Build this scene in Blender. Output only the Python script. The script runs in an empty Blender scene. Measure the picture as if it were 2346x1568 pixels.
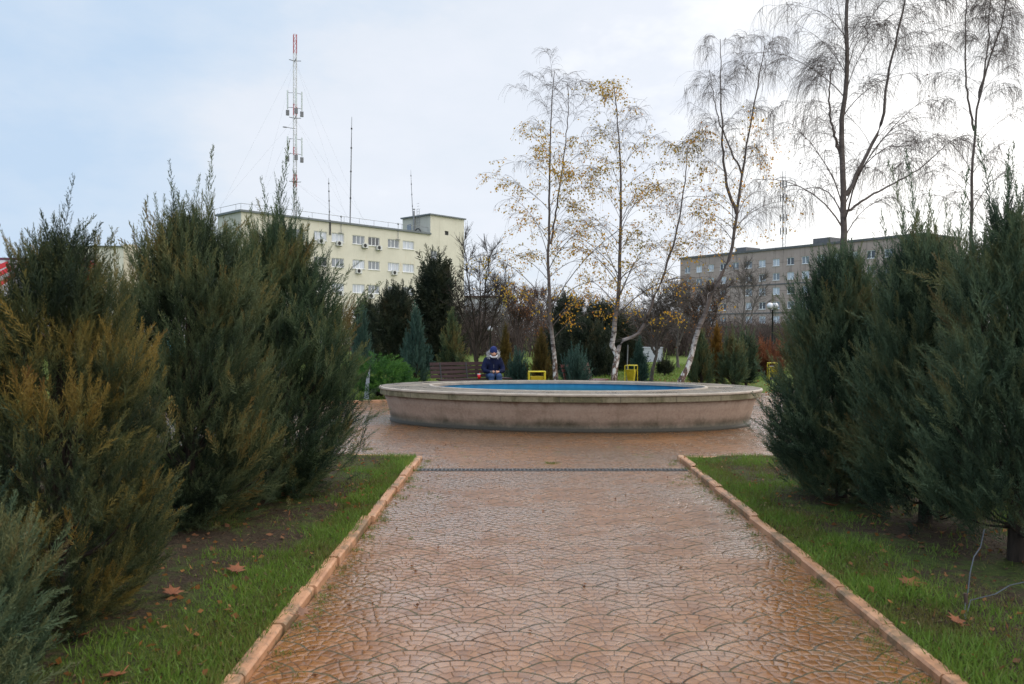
import bpy, math, random
import numpy as np
from mathutils import Vector, Matrix, noise as mnoise

random.seed(7)
RNG = np.random.default_rng(11)
S = bpy.context.scene
COL = S.collection
R = math.radians
CX, HY, F, EYE = 1173.0, 762.0, 1800.0, 1.62      # camera constants in survey units


def px(xd, yd, d):
    """world point for a surveyed image point at distance d"""
    return Vector(((xd - CX) / F * d, d, EYE + (HY - yd) / F * d))


def gx(xd, yd):
    d = EYE * F / (yd - HY)
    return Vector(((xd - CX) / F * d, d, 0.0))


# ------------------------------------------------------------------ helpers
def thing(name, label, cat, loc=(0, 0, 0), rz=0.0, group=None):
    o = bpy.data.objects.new(name, None)
    COL.objects.link(o)
    o.location = loc
    o.rotation_euler = (0, 0, rz)
    o.empty_display_size = 0.1
    tag(o, label, cat, group)
    return o


def tag(o, label=None, cat=None, group=None, kind=None):
    if label: o['label'] = label
    if cat: o['category'] = cat
    if group: o['group'] = group
    if kind: o['kind'] = kind
    return o


def link_mesh(name, me, mat, parent=None, smooth=False):
    o = bpy.data.objects.new(name, me)
    COL.objects.link(o)
    for m in (mat if isinstance(mat, (list, tuple)) else [mat]):
        me.materials.append(m)
    if parent is not None:
        o.parent = parent
    if smooth:
        me.polygons.foreach_set('use_smooth', [True] * len(me.polygons))
    return o


def np_mesh(name, V, Fc, mat, parent=None, attrs=None, smooth=False):
    V = np.ascontiguousarray(V, dtype=np.float32)
    Fc = np.ascontiguousarray(Fc, dtype=np.int32)
    k = Fc.shape[1]
    me = bpy.data.meshes.new(name)
    me.vertices.add(len(V))
    me.vertices.foreach_set('co', V.ravel())
    me.loops.add(Fc.size)
    me.loops.foreach_set('vertex_index', Fc.ravel())
    me.polygons.add(len(Fc))
    me.polygons.foreach_set('loop_start', np.arange(0, Fc.size, k, dtype=np.int32))
    me.update(calc_edges=True)
    for a, arr in (attrs or {}).items():
        at = me.attributes.new(a, 'FLOAT', 'POINT')
        at.data.foreach_set('value', np.ascontiguousarray(arr, dtype=np.float32))
    return link_mesh(name, me, mat, parent, smooth)


class MB:
    """collects simple solids, builds ONE mesh object"""
    def __init__(s): s.v, s.f = [], []

    def add(s, vs, fs):
        b = len(s.v)
        s.v += [tuple(v) for v in vs]
        s.f += [tuple(b + i for i in f) for f in fs]
        return s

    def box(s, x0, x1, y0, y1, z0, z1, M=None):
        vs = [Vector((x, y, z)) for z in (z0, z1) for y in (y0, y1) for x in (x0, x1)]
        if M: vs = [M @ v for v in vs]
        return s.add(vs, [(0, 2, 3, 1), (4, 5, 7, 6), (0, 1, 5, 4), (2, 6, 7, 3), (0, 4, 6, 2), (1, 3, 7, 5)])

    def bbox(s, x0, x1, y0, y1, z0, z1, b=0.006, M=None):
        """box with chamfered long edges (section in xz, along y or x)"""
        L = [(x0 + b, z0), (x1 - b, z0), (x1, z0 + b), (x1, z1 - b), (x1 - b, z1), (x0 + b, z1), (x0, z1 - b), (x0, z0 + b)]
        vs = [Vector((x, y0, z)) for x, z in L] + [Vector((x, y1, z)) for x, z in L]
        if M: vs = [M @ v for v in vs]
        fs = [(i, i + 8, (i + 1) % 8 + 8, (i + 1) % 8) for i in range(8)] + [tuple(range(8)), tuple(range(15, 7, -1))]
        return s.add(vs, fs)

    def tube(s, pts, rad, n=8, caps=True):
        pts = [Vector(p) for p in pts]
        if not isinstance(rad, (list, tuple)): rad = [rad] * len(pts)
        b = len(s.v)
        up = Vector((0, 0, 1))
        t0 = (pts[1] - pts[0]).normalized()
        if abs(t0.z) > .9: up = Vector((1, 0, 0))
        for i, p in enumerate(pts):
            t = (pts[min(i + 1, len(pts) - 1)] - pts[max(i - 1, 0)]).normalized()
            a = t.cross(up).normalized()
            c = a.cross(t)
            for k in range(n):
                w = 2 * math.pi * k / n
                s.v.append(tuple(p + (a * math.cos(w) + c * math.sin(w)) * rad[i]))
        for i in range(len(pts) - 1):
            for k in range(n):
                s.f.append((b + i * n + k, b + i * n + (k + 1) % n, b + (i + 1) * n + (k + 1) % n, b + (i + 1) * n + k))
        if caps:
            s.f.append(tuple(b + k for k in range(n - 1, -1, -1)))
            s.f.append(tuple(b + (len(pts) - 1) * n + k for k in range(n)))
        return s

    def lathe(s, prof, n=32, sx=1.0, sy=1.0, loc=(0, 0, 0), close=False):
        """prof: (radius or (rx, ry), z)"""
        b = len(s.v)
        for r, z in prof:
            rx, ry = r if isinstance(r, tuple) else (r, r)
            for k in range(n):
                w = 2 * math.pi * k / n
                s.v.append((loc[0] + rx * sx * math.cos(w), loc[1] + ry * sy * math.sin(w), loc[2] + z))
        m = len(prof)
        for i in range(m if close else m - 1):
            j = (i + 1) % m
            for k in range(n):
                s.f.append((b + i * n + k, b + i * n + (k + 1) % n, b + j * n + (k + 1) % n, b + j * n + k))
        return s

    def ball(s, c, r, n=12, m=8):
        rx, ry, rz = r if isinstance(r, tuple) else (r, r, r)
        prof = []
        for i in range(m + 1):
            a = -math.pi / 2 + math.pi * i / m
            prof.append(((max(1e-4, rx * math.cos(a)), max(1e-4, ry * math.cos(a))), rz * math.sin(a)))
        return s.lathe(prof, n, loc=c)

    def build(s, name, mat, parent=None, smooth=False, loc=None):
        me = bpy.data.meshes.new(name)
        me.from_pydata(s.v, [], s.f)
        me.update()
        o = link_mesh(name, me, mat, parent, smooth)
        if loc is not None: o.location = loc
        return o


def fix_normals(o):
    import bmesh
    bm = bmesh.new(); bm.from_mesh(o.data)
    bmesh.ops.recalc_face_normals(bm, faces=bm.faces)
    bm.to_mesh(o.data); bm.free()
    return o


def bake_mods(o):
    dg = bpy.context.evaluated_depsgraph_get()
    me = bpy.data.meshes.new_from_object(o.evaluated_get(dg))
    mats = list(o.data.materials)
    o.modifiers.clear()
    o.data = me
    if not me.materials:
        for m in mats: me.materials.append(m)
    me.polygons.foreach_set('use_smooth', [True] * len(me.polygons))
    return o


# ------------------------------------------------------------------ materials
class NT:
    def __init__(s, tree): s.t = tree

    def n(s, typ, ins=None, **props):
        nd = s.t.nodes.new('ShaderNode' + typ)
        for k, v in props.items(): setattr(nd, k, v)
        for k, v in (ins or {}).items(): s.set(nd.inputs[k], v)
        return nd

    def set(s, sock, v):
        if isinstance(v, Ex): v = v.s
        if isinstance(v, bpy.types.NodeSocket): s.t.links.new(v, sock)
        else: sock.default_value = v

    def math(s, op, *a):
        nd = s.t.nodes.new('ShaderNodeMath'); nd.operation = op
        for i, v in enumerate(a): s.set(nd.inputs[i], v)
        return Ex(s, nd.outputs[0])

    def noise(s, vec, scale, detail=3, rough=.55, dim='3D'):
        nd = s.n('TexNoise', {'Scale': scale, 'Detail': detail, 'Roughness': rough}, noise_dimensions=dim)
        if vec is not None: s.set(nd.inputs['Vector'], vec)
        return Ex(s, nd.outputs[0])

    def ramp(s, fac, stops, interp='LINEAR'):
        nd = s.t.nodes.new('ShaderNodeValToRGB')
        cr = nd.color_ramp; cr.interpolation = interp
        while len(cr.elements) < len(stops): cr.elements.new(.5)
        for e, (p, c) in zip(cr.elements, stops):
            e.position = p
            e.color = (*c, 1) if len(c) == 3 else c
        s.set(nd.inputs[0], fac)
        return nd.outputs[0]

    def mix(s, fac, a, b, blend='MIX'):
        nd = s.t.nodes.new('ShaderNodeMix'); nd.data_type = 'RGBA'; nd.blend_type = blend
        s.set(nd.inputs[0], fac)
        for i, v in ((6, a), (7, b)):
            if isinstance(v, tuple): v = (*v, 1) if len(v) == 3 else v
            s.set(nd.inputs[i], v)
        return nd.outputs[2]

    def smooth(s, x, lo, hi):
        nd = s.t.nodes.new('ShaderNodeMapRange'); nd.interpolation_type = 'SMOOTHSTEP'
        s.set(nd.inputs[0], x); s.set(nd.inputs[1], lo); s.set(nd.inputs[2], hi)
        return Ex(s, nd.outputs[0])

    def attr(s, name):
        nd = s.n('Attribute', attribute_name=name)
        return Ex(s, nd.outputs['Fac'])

    def obj(s):
        return s.n('TexCoord').outputs['Object']

    def geo(s):
        return s.n('NewGeometry').outputs['Position']

    def scaled(s, vec, sc):
        nd = s.n('Mapping', {'Scale': sc}); s.set(nd.inputs['Vector'], vec)
        return nd.outputs[0]

    def xyz(s, vec):
        nd = s.n('SeparateXYZ'); s.set(nd.inputs[0], vec)
        return [Ex(s, o) for o in nd.outputs]

    def comb(s, x, y, z):
        nd = s.n('CombineXYZ', {'X': x, 'Y': y, 'Z': z})
        return nd.outputs[0]

    def bump(s, h, strength=.5, dist=.01):
        return s.n('Bump', {'Height': h, 'Strength': strength, 'Distance': dist}).outputs[0]


class Ex:
    def __init__(s, nt, sock): s.nt, s.s = nt, sock
    def __add__(a, b): return a.nt.math('ADD', a, b)
    __radd__ = __add__
    def __mul__(a, b): return a.nt.math('MULTIPLY', a, b)
    __rmul__ = __mul__
    def __sub__(a, b): return a.nt.math('SUBTRACT', a, b)
    def __rsub__(a, b): return a.nt.math('SUBTRACT', b, a)
    def __truediv__(a, b): return a.nt.math('DIVIDE', a, b)


def new_mat(name, rough=.7, spec=.4):
    m = bpy.data.materials.new(name); m.use_nodes = True
    nt = NT(m.node_tree)
    b = m.node_tree.nodes['Principled BSDF']
    b.inputs['Roughness'].default_value = rough
    b.inputs['Specular IOR Level'].default_value = spec
    return m, nt, b


def simple(name, c, rough=.6, var=.25, scale=8, bump=0.0, metal=0.0, spec=.4):
    m, n, b = new_mat(name, rough, spec)
    nz = n.noise(n.obj(), scale, 4)
    c2 = tuple(x * (1 - var) for x in c)
    n.set(b.inputs['Base Color'], n.ramp(nz, [(.3, c2), (.7, c)]))
    n.set(b.inputs['Roughness'], nz * .3 + (rough - .15))
    b.inputs['Metallic'].default_value = metal
    if bump: n.set(b.inputs['Normal'], n.bump(n.noise(n.obj(), scale * 6, 4), bump, .01))
    return m


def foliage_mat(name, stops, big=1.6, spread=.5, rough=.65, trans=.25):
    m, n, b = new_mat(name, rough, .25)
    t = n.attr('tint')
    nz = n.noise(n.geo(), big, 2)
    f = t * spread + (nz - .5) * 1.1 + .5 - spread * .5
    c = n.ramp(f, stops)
    n.set(b.inputs['Base Color'], c)
    tr = n.n('BsdfTranslucent'); n.set(tr.inputs[0], c)
    mx = n.n('MixShader', {0: trans})
    n.t.links.new(b.outputs[0], mx.inputs[1]); n.t.links.new(tr.outputs[0], mx.inputs[2])
    n.t.links.new(mx.outputs[0], n.t.nodes['Material Output'].inputs[0])
    return m


M = {}
# evergreen shades (linear base colours)
M['juniper_olive'] = foliage_mat('juniper_olive', [(.12, (.010, .020, .012)), (.36, (.036, .056, .026)), (.56, (.092, .116, .052)), (.70, (.135, .125, .044)), (.84, (.18, .12, .034)), (.97, (.13, .075, .026))], 1.7, .6)
M['juniper_green'] = foliage_mat('juniper_green', [(.12, (.010, .022, .014)), (.38, (.034, .062, .030)), (.58, (.086, .120, .056)), (.76, (.135, .128, .044)), (.90, (.15, .105, .034)), (.98, (.10, .066, .026))], 1.5, .6)
M['juniper_gold'] = foliage_mat('juniper_gold', [(.12, (.009, .018, .011)), (.32, (.034, .050, .022)), (.47, (.078, .086, .032)), (.58, (.165, .130, .034)), (.74, (.23, .150, .034)), (.88, (.13, .070, .022)), (.97, (.08, .038, .016))], 1.5, .5)
M['juniper_dark'] = foliage_mat('juniper_dark', [(.10, (.014, .026, .017)), (.34, (.036, .062, .034)), (.54, (.082, .122, .066)), (.76, (.125, .132, .054)), (.97, (.12, .080, .030))], 1.4, .6)
M['juniper_blue'] = foliage_mat('juniper_blue', [(.1, (.022, .052, .042)), (.5, (.045, .090, .070)), (.85, (.070, .115, .080)), (.97, (.10, .105, .05))], 1.2, .5)
M['juniper_bright'] = foliage_mat('juniper_bright', [(.1, (.012, .045, .010)), (.5, (.030, .095, .016)), (.9, (.065, .15, .022))], 1.2, .6)
M['thuja_dark'] = foliage_mat('thuja_dark', [(.1, (.012, .020, .014)), (.5, (.026, .036, .020)), (.85, (.050, .048, .024)), (.97, (.075, .05, .02))], .8, .6)
M['thuja_orange'] = foliage_mat('thuja_orange', [(.1, (.07, .045, .015)), (.5, (.17, .090, .018)), (.9, (.26, .135, .022))], 1.2, .6)
M['thuja_brown'] = foliage_mat('thuja_brown', [(.1, (.035, .035, .012)), (.5, (.095, .068, .018)), (.9, (.16, .10, .020))], 1.2, .6)
M['red_hedge'] = foliage_mat('red_hedge', [(.1, (.06, .03, .022)), (.5, (.15, .058, .032)), (.9, (.24, .09, .04))], .9, .7)
M['birch_leaf'] = foliage_mat('birch_leaf', [(.15, (.24, .20, .030)), (.5, (.48, .29, .024)), (.75, (.56, .25, .020)), (.95, (.36, .13, .018))], .7, .8, .5, .5)
M['brown_leaf'] = foliage_mat('brown_leaf', [(.1, (.10, .045, .025)), (.5, (.20, .085, .035)), (.9, (.30, .13, .04))], .7, .8, .6, .4)
M['litter'] = foliage_mat('litter', [(.1, (.022, .014, .009)), (.5, (.075, .045, .024)), (.9, (.17, .115, .06))], 1.5, .9, .8, .1)
M['grass'] = foliage_mat('grass', [(.05, (.12, .085, .035)), (.24, (.13, .125, .030)), (.46, (.100, .150, .024)), (.74, (.120, .215, .028)), (.97, (.22, .21, .05))], 1.3, .55, .5, .35)

# bark
def bark(name, dark, light, scale=(14, 14, 3)):
    m, n, b = new_mat(name, .85, .25)
    nz = n.noise(n.scaled(n.geo(), scale), 1.0, 5, .65)
    n.set(b.inputs['Base Color'], n.ramp(nz, [(.3, dark), (.7, light)]))
    n.set(b.inputs['Normal'], n.bump(nz, .6, .02))
    return m
M['bark_dark'] = bark('bark_dark', (.012, .009, .007), (.050, .036, .027), (30, 30, 5))
M['bark_grey'] = bark('bark_grey', (.05, .042, .036), (.13, .11, .095))
M['twig_red'] = bark('twig_red', (.040, .028, .023), (.095, .066, .055))

m, n, b = new_mat('birch_bark', .7, .3)
pos = n.geo(); _, _, z = n.xyz(pos)
thick = n.attr('thick')
lent = n.noise(n.scaled(pos, (6, 6, 17)), 1.0, 4, .6)
pat = n.noise(n.scaled(pos, (9, 9, 4.5)), 1.0, 3, .6)
low = n.smooth(z, 2.6, .2)
white = n.ramp(lent, [(.0, (.035, .028, .025)), (.42, (.05, .04, .036)), (.47, (.42, .38, .36)), (.6, (.66, .63, .60))])
rough_b = n.ramp(pat, [(.36, (.03, .02, .016)), (.52, (.14, .075, .05)), (.60, (.55, .52, .49))])
wb = n.mix(n.smooth(low * .55 + (pat - .5) * 1.2, .25, .45), white, rough_b)
twig = n.ramp(lent, [(.3, (.060, .044, .038)), (.7, (.125, .098, .086))])
n.set(b.inputs['Base Color'], n.mix(n.smooth(thick + low * .05, .058, .125), twig, wb))  # thin wood brown by nature; upper trunk also browned, its backlit look painted in
n.set(b.inputs['Normal'], n.bump(lent + pat, .5, .015))
M['birch_bark'] = m

# fan-pattern wet paving -------------------------------------------------
m, n, b = new_mat('wet_fan_paving', .3, .5)
pos = n.geo()
wob = n.n('TexNoise', {'Scale': 9.0, 'Detail': 1.5}); n.set(wob.inputs['Vector'], pos)
wx, wy, _ = n.xyz(wob.outputs['Color'])
x, y, _ = n.xyz(pos)
x = x + (wx - .5) * .030; y = y + (wy - .5) * .030
W, P_, RR = .25, .25, .25
xi = n.math('FLOOR', x / W)
cand = []
for c in (0, 1):
    ci = xi + c
    cx = ci * W
    off = n.math('FLOORED_MODULO', ci, 2.0) * (P_ * .5)
    dx = x - cx
    s_ = n.math('SQRT', n.math('MAXIMUM', RR * RR - dx * dx, 0.0))
    cy = n.math('CEIL', (y - s_ - off) / P_) * P_ + off
    cand.append((cx, cy))
sel = n.math('LESS_THAN', cand[1][1], cand[0][1])
FX = cand[0][0] + (cand[1][0] - cand[0][0]) * sel
FY = cand[0][1] + (cand[1][1] - cand[0][1]) * sel
dx, dy = x - FX, y - FY
r_ = n.math('SQRT', dx * dx + dy * dy)
ang = n.math('ARCTAN2', dx, dy)
RW = RR / 4
ring = r_ / RW
ri = n.math('FLOOR', ring); rf = n.math('FRACT', ring)
rm = (ri + .5) * RW
wn = n.n('TexWhiteNoise', noise_dimensions='3D'); n.set(wn.inputs['Vector'], n.comb(FX * 7.13, FY * 5.71, ri))
aa = ang * rm / .070 + Ex(n, wn.outputs['Value'])
ai = n.math('FLOOR', aa); af = n.math('FRACT', aa)
dr = n.math('MINIMUM', rf, 1.0 - rf) * RW
da = n.math('MINIMUM', af, 1.0 - af) * .070
joint = n.math('MINIMUM', dr, da)
dout = n.math('MAXIMUM', RR - r_, 0.0)
fine = n.noise(pos, 30, 4, .65)
hs = n.smooth(joint + (fine - .5) * .003, .0002, .0042)
grit = n.noise(pos, 130, 3, .6)
big = n.noise(pos, .55, 4, .6)
med = n.noise(pos, 3.2, 3, .6)
fine = n.noise(pos, 30, 4, .65)
wn2 = n.n('TexWhiteNoise', noise_dimensions='3D'); n.set(wn2.inputs['Vector'], n.comb(FX * 3.3 + ai * 1.7, FY * 4.1, ri + ai * .37))
sv = Ex(n, wn2.outputs['Value'])
mossw = n.noise(pos, 2.1, 3, .7)
moss = (1.0 - n.smooth(dout + (fine - .5) * .010, .006, .018)) * n.smooth(mossw, .36, .52)
arc = 1.0 - n.smooth(dout + (fine - .5) * .006, .004, .013)
base = n.ramp(sv * .16 + med * .46 + fine * .38, [(.25, (.10, .037, .009)), (.45, (.175, .067, .016)), (.62, (.235, .096, .025)), (.8, (.29, .136, .050))])
wear = n.smooth(big * .7 + med * .3, .44, .62)
base = n.mix(wear * .46, base, n.ramp(fine, [(.3, (.14, .092, .060)), (.7, (.24, .165, .110))]))
base = n.mix(n.smooth(n.noise(pos, 21, 2), .66, .72) * .7, base, (.12, .085, .07))
base = n.mix((1.0 - hs) * .62, base, (.026, .015, .008))
base = n.mix(arc * .92, base, (.020, .016, .007))
base = n.mix(moss * .95, base, n.ramp(fine, [(.3, (.018, .018, .004)), (.7, (.075, .062, .010))]))
n.set(b.inputs['Base Color'], base)
wet = n.smooth(med * .5 + big * .5, .36, .62)
n.set(b.inputs['Roughness'], n.math('MINIMUM', .36 - wet * .20 + (fine - .5) * .22 + moss * .45, 1.0))
dome = n.smooth(joint, 0.0, .022)
hgt = hs * .26 - arc * .6 + dome * .22 + sv * .30 + grit * .06 + fine * .34 + moss * .35
nrm_ = n.bump(hgt, .75, .011)
n.set(b.inputs['Normal'], nrm_); n.set(b.inputs['Coat Normal'], nrm_)
n.set(b.inputs['Coat Weight'], n.smooth(big * .6 + med * .4, .34, .56) * .8 + .2); b.inputs['Coat Roughness'].default_value = .13; b.inputs['Coat IOR'].default_value = 1.45
M['paving'] = m

# kerb, soil, lawn, concrete
m, n, b = new_mat('kerb_concrete', .5, .4)
pos = n.geo(); nz = n.noise(pos, 5, 5, .65); nf = n.noise(pos, 60, 3)
col = n.ramp(nz, [(.25, (.21, .10, .050)), (.5, (.37, .185, .095)), (.75, (.46, .265, .155))])
col = n.mix(n.smooth(n.noise(pos, 3.1, 5, .75), .47, .60) * .75, col, n.ramp(nf, [(.3, (.05, .045, .018)), (.7, (.14, .10, .055))]))
n.set(b.inputs['Base Color'], col)
n.set(b.inputs['Normal'], n.bump(nz + nf * .5, .5, .01))
M['kerb'] = m

m, n, b = new_mat('lawn_soil', .95, .15)
pos = n.geo(); a_ = n.noise(pos, .9, 4, .6); f_ = n.noise(pos, 40, 4, .7); g_ = n.noise(pos, 9, 4, .7)
soil = n.ramp(f_, [(.25, (.016, .011, .007)), (.55, (.050, .034, .021)), (.8, (.10, .070, .045))])
green = n.ramp(g_ * .6 + f_ * .4, [(.3, (.020, .034, .008)), (.5, (.045, .075, .013)), (.7, (.080, .095, .024))])
n.set(b.inputs['Base Color'], n.mix(n.smooth(a_ * .6 + g_ * .4, .46, .58) * .8, soil, green))
n.set(b.inputs['Normal'], n.bump(f_ + g_ * 1.5, 1.0, .035))
M['bed_soil'] = m

m, n, b = new_mat('park_lawn', .95, .12)
pos = n.geo(); a_ = n.noise(pos, .25, 4, .6); f_ = n.noise(pos, 25, 4, .75); g_ = n.noise(pos, 2.2, 4, .7)
col = n.ramp(g_ * .5 + f_ * .35 + a_ * .15, [(.3, (.045, .060, .014)), (.45, (.075, .105, .022)), (.58, (.11, .145, .030)), (.75, (.16, .14, .05))])
n.set(b.inputs['Base Color'], col)
n.set(b.inputs['Normal'], n.bump(f_, 1.0, .04))
M['lawn'] = m

# fountain concrete: pinkish render with damp, algae and water streaks
m, n, b = new_mat('fountain_render', .75, .35)
pos = n.obj(); x, y, z = n.xyz(pos)
nz = n.noise(pos, 2.2, 5, .62); nf = n.noise(pos, 26, 4, .65)
st = n.noise(n.scaled(pos, (5, 5, .7)), 1.0, 4, .65)
col = n.ramp(nz * .55 + nf * .45, [(.3, (.20, .135, .100)), (.5, (.295, .212, .160)), (.72, (.37, .28, .22))])
col = n.mix(n.smooth(st, .52, .70) * .42, col, (.17, .12, .082))
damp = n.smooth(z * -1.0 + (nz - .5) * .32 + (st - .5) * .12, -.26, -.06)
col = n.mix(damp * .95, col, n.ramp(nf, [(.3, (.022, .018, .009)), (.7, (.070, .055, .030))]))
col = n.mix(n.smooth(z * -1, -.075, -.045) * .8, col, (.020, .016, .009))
topst = n.smooth(z + (st - .5) * .3, .43, .52)
col = n.mix(topst * .6, col, (.15, .075, .042))
n.set(b.inputs['Base Color'], col)
n.set(b.inputs['Normal'], n.bump(nf + nz, .35, .01))
n.set(b.inputs['Roughness'], .8 - damp * .25)
M['render'] = m

m, n, b = new_mat('coping_concrete', .6, .4)
pos = n.obj(); nz = n.noise(pos, 1.6, 5, .6); nf = n.noise(pos, 30, 4, .65)
st = n.noise(n.scaled(pos, (6, 6, .6)), 1.0, 4, .65)
col = n.ramp(nz * .5 + nf * .5, [(.3, (.10, .085, .050)), (.5, (.19, .160, .100)), (.7, (.27, .228, .150))])
col = n.mix(n.smooth(nz * .6 + st * .4, .47, .58) * .8, col, n.ramp(nf, [(.3, (.028, .026, .009)), (.7, (.10, .088, .032))]))
xx, yy, zz = n.xyz(pos)
jt = n.math('ABSOLUTE', n.math('FRACT', n.math('ARCTAN2', yy * 1.88, xx) * 3.5) - .5)
col = n.mix((1.0 - n.smooth(jt, .006, .016)) * .7, col, (.05, .04, .025))
n.set(b.inputs['Base Color'], col); n.set(b.inputs['Normal'], n.bump(nf + st, .4, .01))
M['coping'] = m

m, n, b = new_mat('ledge_slab_wet', .25, .5)
pos = n.obj(); nz = n.noise(pos, 1.9, 5, .65); nf = n.noise(pos, 45, 4, .65)
col = n.ramp(nz * .6 + nf * .4, [(.32, (.05, .038, .022)), (.5, (.10, .075, .045)), (.7, (.17, .13, .088))])
col = n.mix(n.smooth(n.noise(pos, 3.1, 4, .7), .58, .66) * .5, col, (.30, .26, .21))
n.set(b.inputs['Base Color'], col)
n.set(b.inputs['Roughness'], n.smooth(nz, .38, .62) * .35 + .22)
n.set(b.inputs['Normal'], n.bump(nf + nz, .2, .006))
M['ledge'] = m
M['lip'] = simple('lip_concrete', (.38, .315, .25), .5, .35, 6, .3)

m, n, b = new_mat('pool_paint', .55, .4)
pos = n.obj(); st = n.noise(n.scaled(pos, (7, 7, 1.5)), 1.0, 4, .6); nz = n.noise(pos, 1.1, 3)
_, _, z = n.xyz(pos)
col = n.ramp(nz * .5 + st * .5, [(.35, (.006, .12, .235)), (.55, (.010, .18, .33)), (.75, (.03, .25, .41))])
col = n.mix(n.smooth(z * -1 + (nz - .5) * .10, -.54, -.47) * .6, col, (.012, .12, .14))
n.set(b.inputs['Base Color'], col)
M['pool'] = m
m, n, b = new_mat('basin_water', .04, .5)
b.inputs['Base Color'].default_value = (.01, .09, .2, 1)
n.set(b.inputs['Normal'], n.bump(n.noise(n.obj(), 9, 2), .06, .02))
M['water'] = m

# building renders
def plaster(name, c0, c1, rust=.0, joints=None, streak=(.10, .09, .07), sk=.35):
    m, n, b = new_mat(name, .85, .2)
    pos = n.obj(); nz = n.noise(pos, .35, 5, .6); nf = n.noise(pos, 6, 4, .6)
    st = n.noise(n.scaled(pos, (1.4, 1.4, .10)), 1.0, 5, .6)
    col = n.ramp(nz * .6 + nf * .4, [(.3, c0), (.7, c1)])
    col = n.mix(n.smooth(st, .54, .72) * sk, col, streak)
    if rust:
        rs = n.noise(n.scaled(pos, (2.1, 2.1, .24)), 1.0, 3, .55)
        col = n.mix(n.smooth(rs, .64, .76) * rust, col, (.42, .20, .045))
    if joints:
        x, y, z = n.xyz(pos)
        jx = n.math('ABSOLUTE', n.math('FRACT', (x + y) / joints[0]) - .5) * joints[0]
        jz = n.math('ABSOLUTE', n.math('FRACT', z / joints[1]) - .5) * joints[1]
        j = 1.0 - n.smooth(n.math('MINIMUM', jx, jz), .02, .07)
        col = n.mix(j * .6, col, (.05, .045, .04))
    n.set(b.inputs['Base Color'], col)
    n.set(b.inputs['Normal'], n.bump(nf, .25, .03))
    return m
M['beige_wall'] = plaster('beige_wall', (.48, .455, .375), (.60, .565, .475), .9, None, (.34, .31, .25))
M['beige_wall_shaded'] = plaster('beige_wall_shaded', (.36, .35, .30), (.46, .45, .40), 0, None, (.25, .24, .2))  # beige wall's side away from the light, its shade put into the colour
M['grey_panel'] = plaster('grey_panel', (.26, .20, .175), (.39, .312, .28), 0, (6.0, 3.0), (.085, .075, .07), .75)
M['pale_wall'] = plaster('pale_wall', (.48, .46, .38), (.60, .58, .50), 0)
M['cream_wall'] = plaster('cream_wall', (.48, .40, .29), (.58, .50, .38), 0)
M['white_wall'] = plaster('white_wall', (.30, .31, .34), (.42, .43, .46), 0)
M['roof_grey'] = simple('roof_grey', (.12, .12, .125), .7, .4, 2)
M['roof_trim'] = simple('roof_trim', (.13, .145, .15), .5, .3, 2)
M['frame_white'] = simple('frame_white', (.72, .72, .72), .4, .12, 5)
M['sill'] = simple('sill', (.55, .55, .54), .5, .2, 5)
M['green_trim'] = simple('green_trim', (.06, .20, .10), .5, .3, 3)

def glass(name, c, rough=.06, curt=None):
    m, n, b = new_mat(name, rough, .6)
    x, y, z = n.xyz(n.obj())
    f = n.noise(n.scaled(n.obj(), (5.0, 1, .15)), 1.0, 3, .6)
    n.set(b.inputs['Base Color'], n.ramp(f, [(.4, tuple(v * .7 for v in c)), (.6, c)]))
    b.inputs['Coat Weight'].default_value = .6
    b.inputs['Coat Roughness'].default_value = .03
    return m
M['glass_dark'] = glass('glass_dark', (.035, .04, .05))
M['glass_mid'] = glass('glass_mid', (.17, .19, .22))
M['glass_curtain'] = glass('glass_curtain', (.46, .49, .55))
M['ac_white'] = simple('ac_white', (.58, .58, .56), .45, .25, 5)
M['black_metal'] = simple('black_metal', (.018, .018, .02), .45, .3, 6)
M['grey_metal'] = simple('grey_metal', (.22, .225, .23), .4, .3, 6, 0, .6)
M['galv'] = simple('galv', (.13, .135, .14), .35, .35, 30, .1, .7)
M['mast_red'] = simple('mast_red', (.42, .06, .05), .5, .3, 3)
M['mast_white'] = simple('mast_white', (.62, .60, .60), .5, .25, 3)
M['mast_grey'] = simple('mast_grey', (.16, .16, .17), .5, .25, 3)
M['antenna_pale'] = simple('antenna_pale', (.50, .54, .54), .5, .2, 3)
M['yellow_paint'] = simple('yellow_paint', (.52, .42, .010), .45, .3, 7)
M['yellow_dark'] = simple('yellow_dark', (.40, .30, .008), .5, .4, 7)
M['globe'] = simple('globe', (.52, .52, .55), .2, .05, 3)
M['red_plastic'] = simple('red_plastic', (.60, .018, .022), .35, .15, 8)
M['wire'] = simple('wire', (.055, .065, .08), .4, .3, 20, 0, .3)
M['stake'] = simple('stake', (.07, .04, .028), .8, .4, 12)
M['post_grey'] = simple('post_grey', (.30, .32, .36), .6, .25, 6, .2)
M['billboard'] = simple('billboard', (.58, .53, .58), .5, .12, 1.5)
M['poster_cyan'] = simple('poster_cyan', (.16, .55, .66), .5, .2, 1.5)
M['poster_pink'] = simple('poster_pink', (.62, .38, .42), .5, .3, 1.0)
M['poster_yellow'] = simple('poster_yellow', (.75, .50, .06), .5, .2, 1.5)
M['sign_red'] = simple('sign_red', (.62, .035, .045), .5, .2, 2)
M['sign_dark'] = simple('sign_dark', (.14, .035, .07), .5, .3, 2)
M['dry_leaf'] = simple('dry_leaf', (.21, .068, .022), .6, .5, 22, .3)
M['dry_leaf_pale'] = simple('dry_leaf_pale', (.22, .105, .055), .6, .45, 22, .3)

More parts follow.
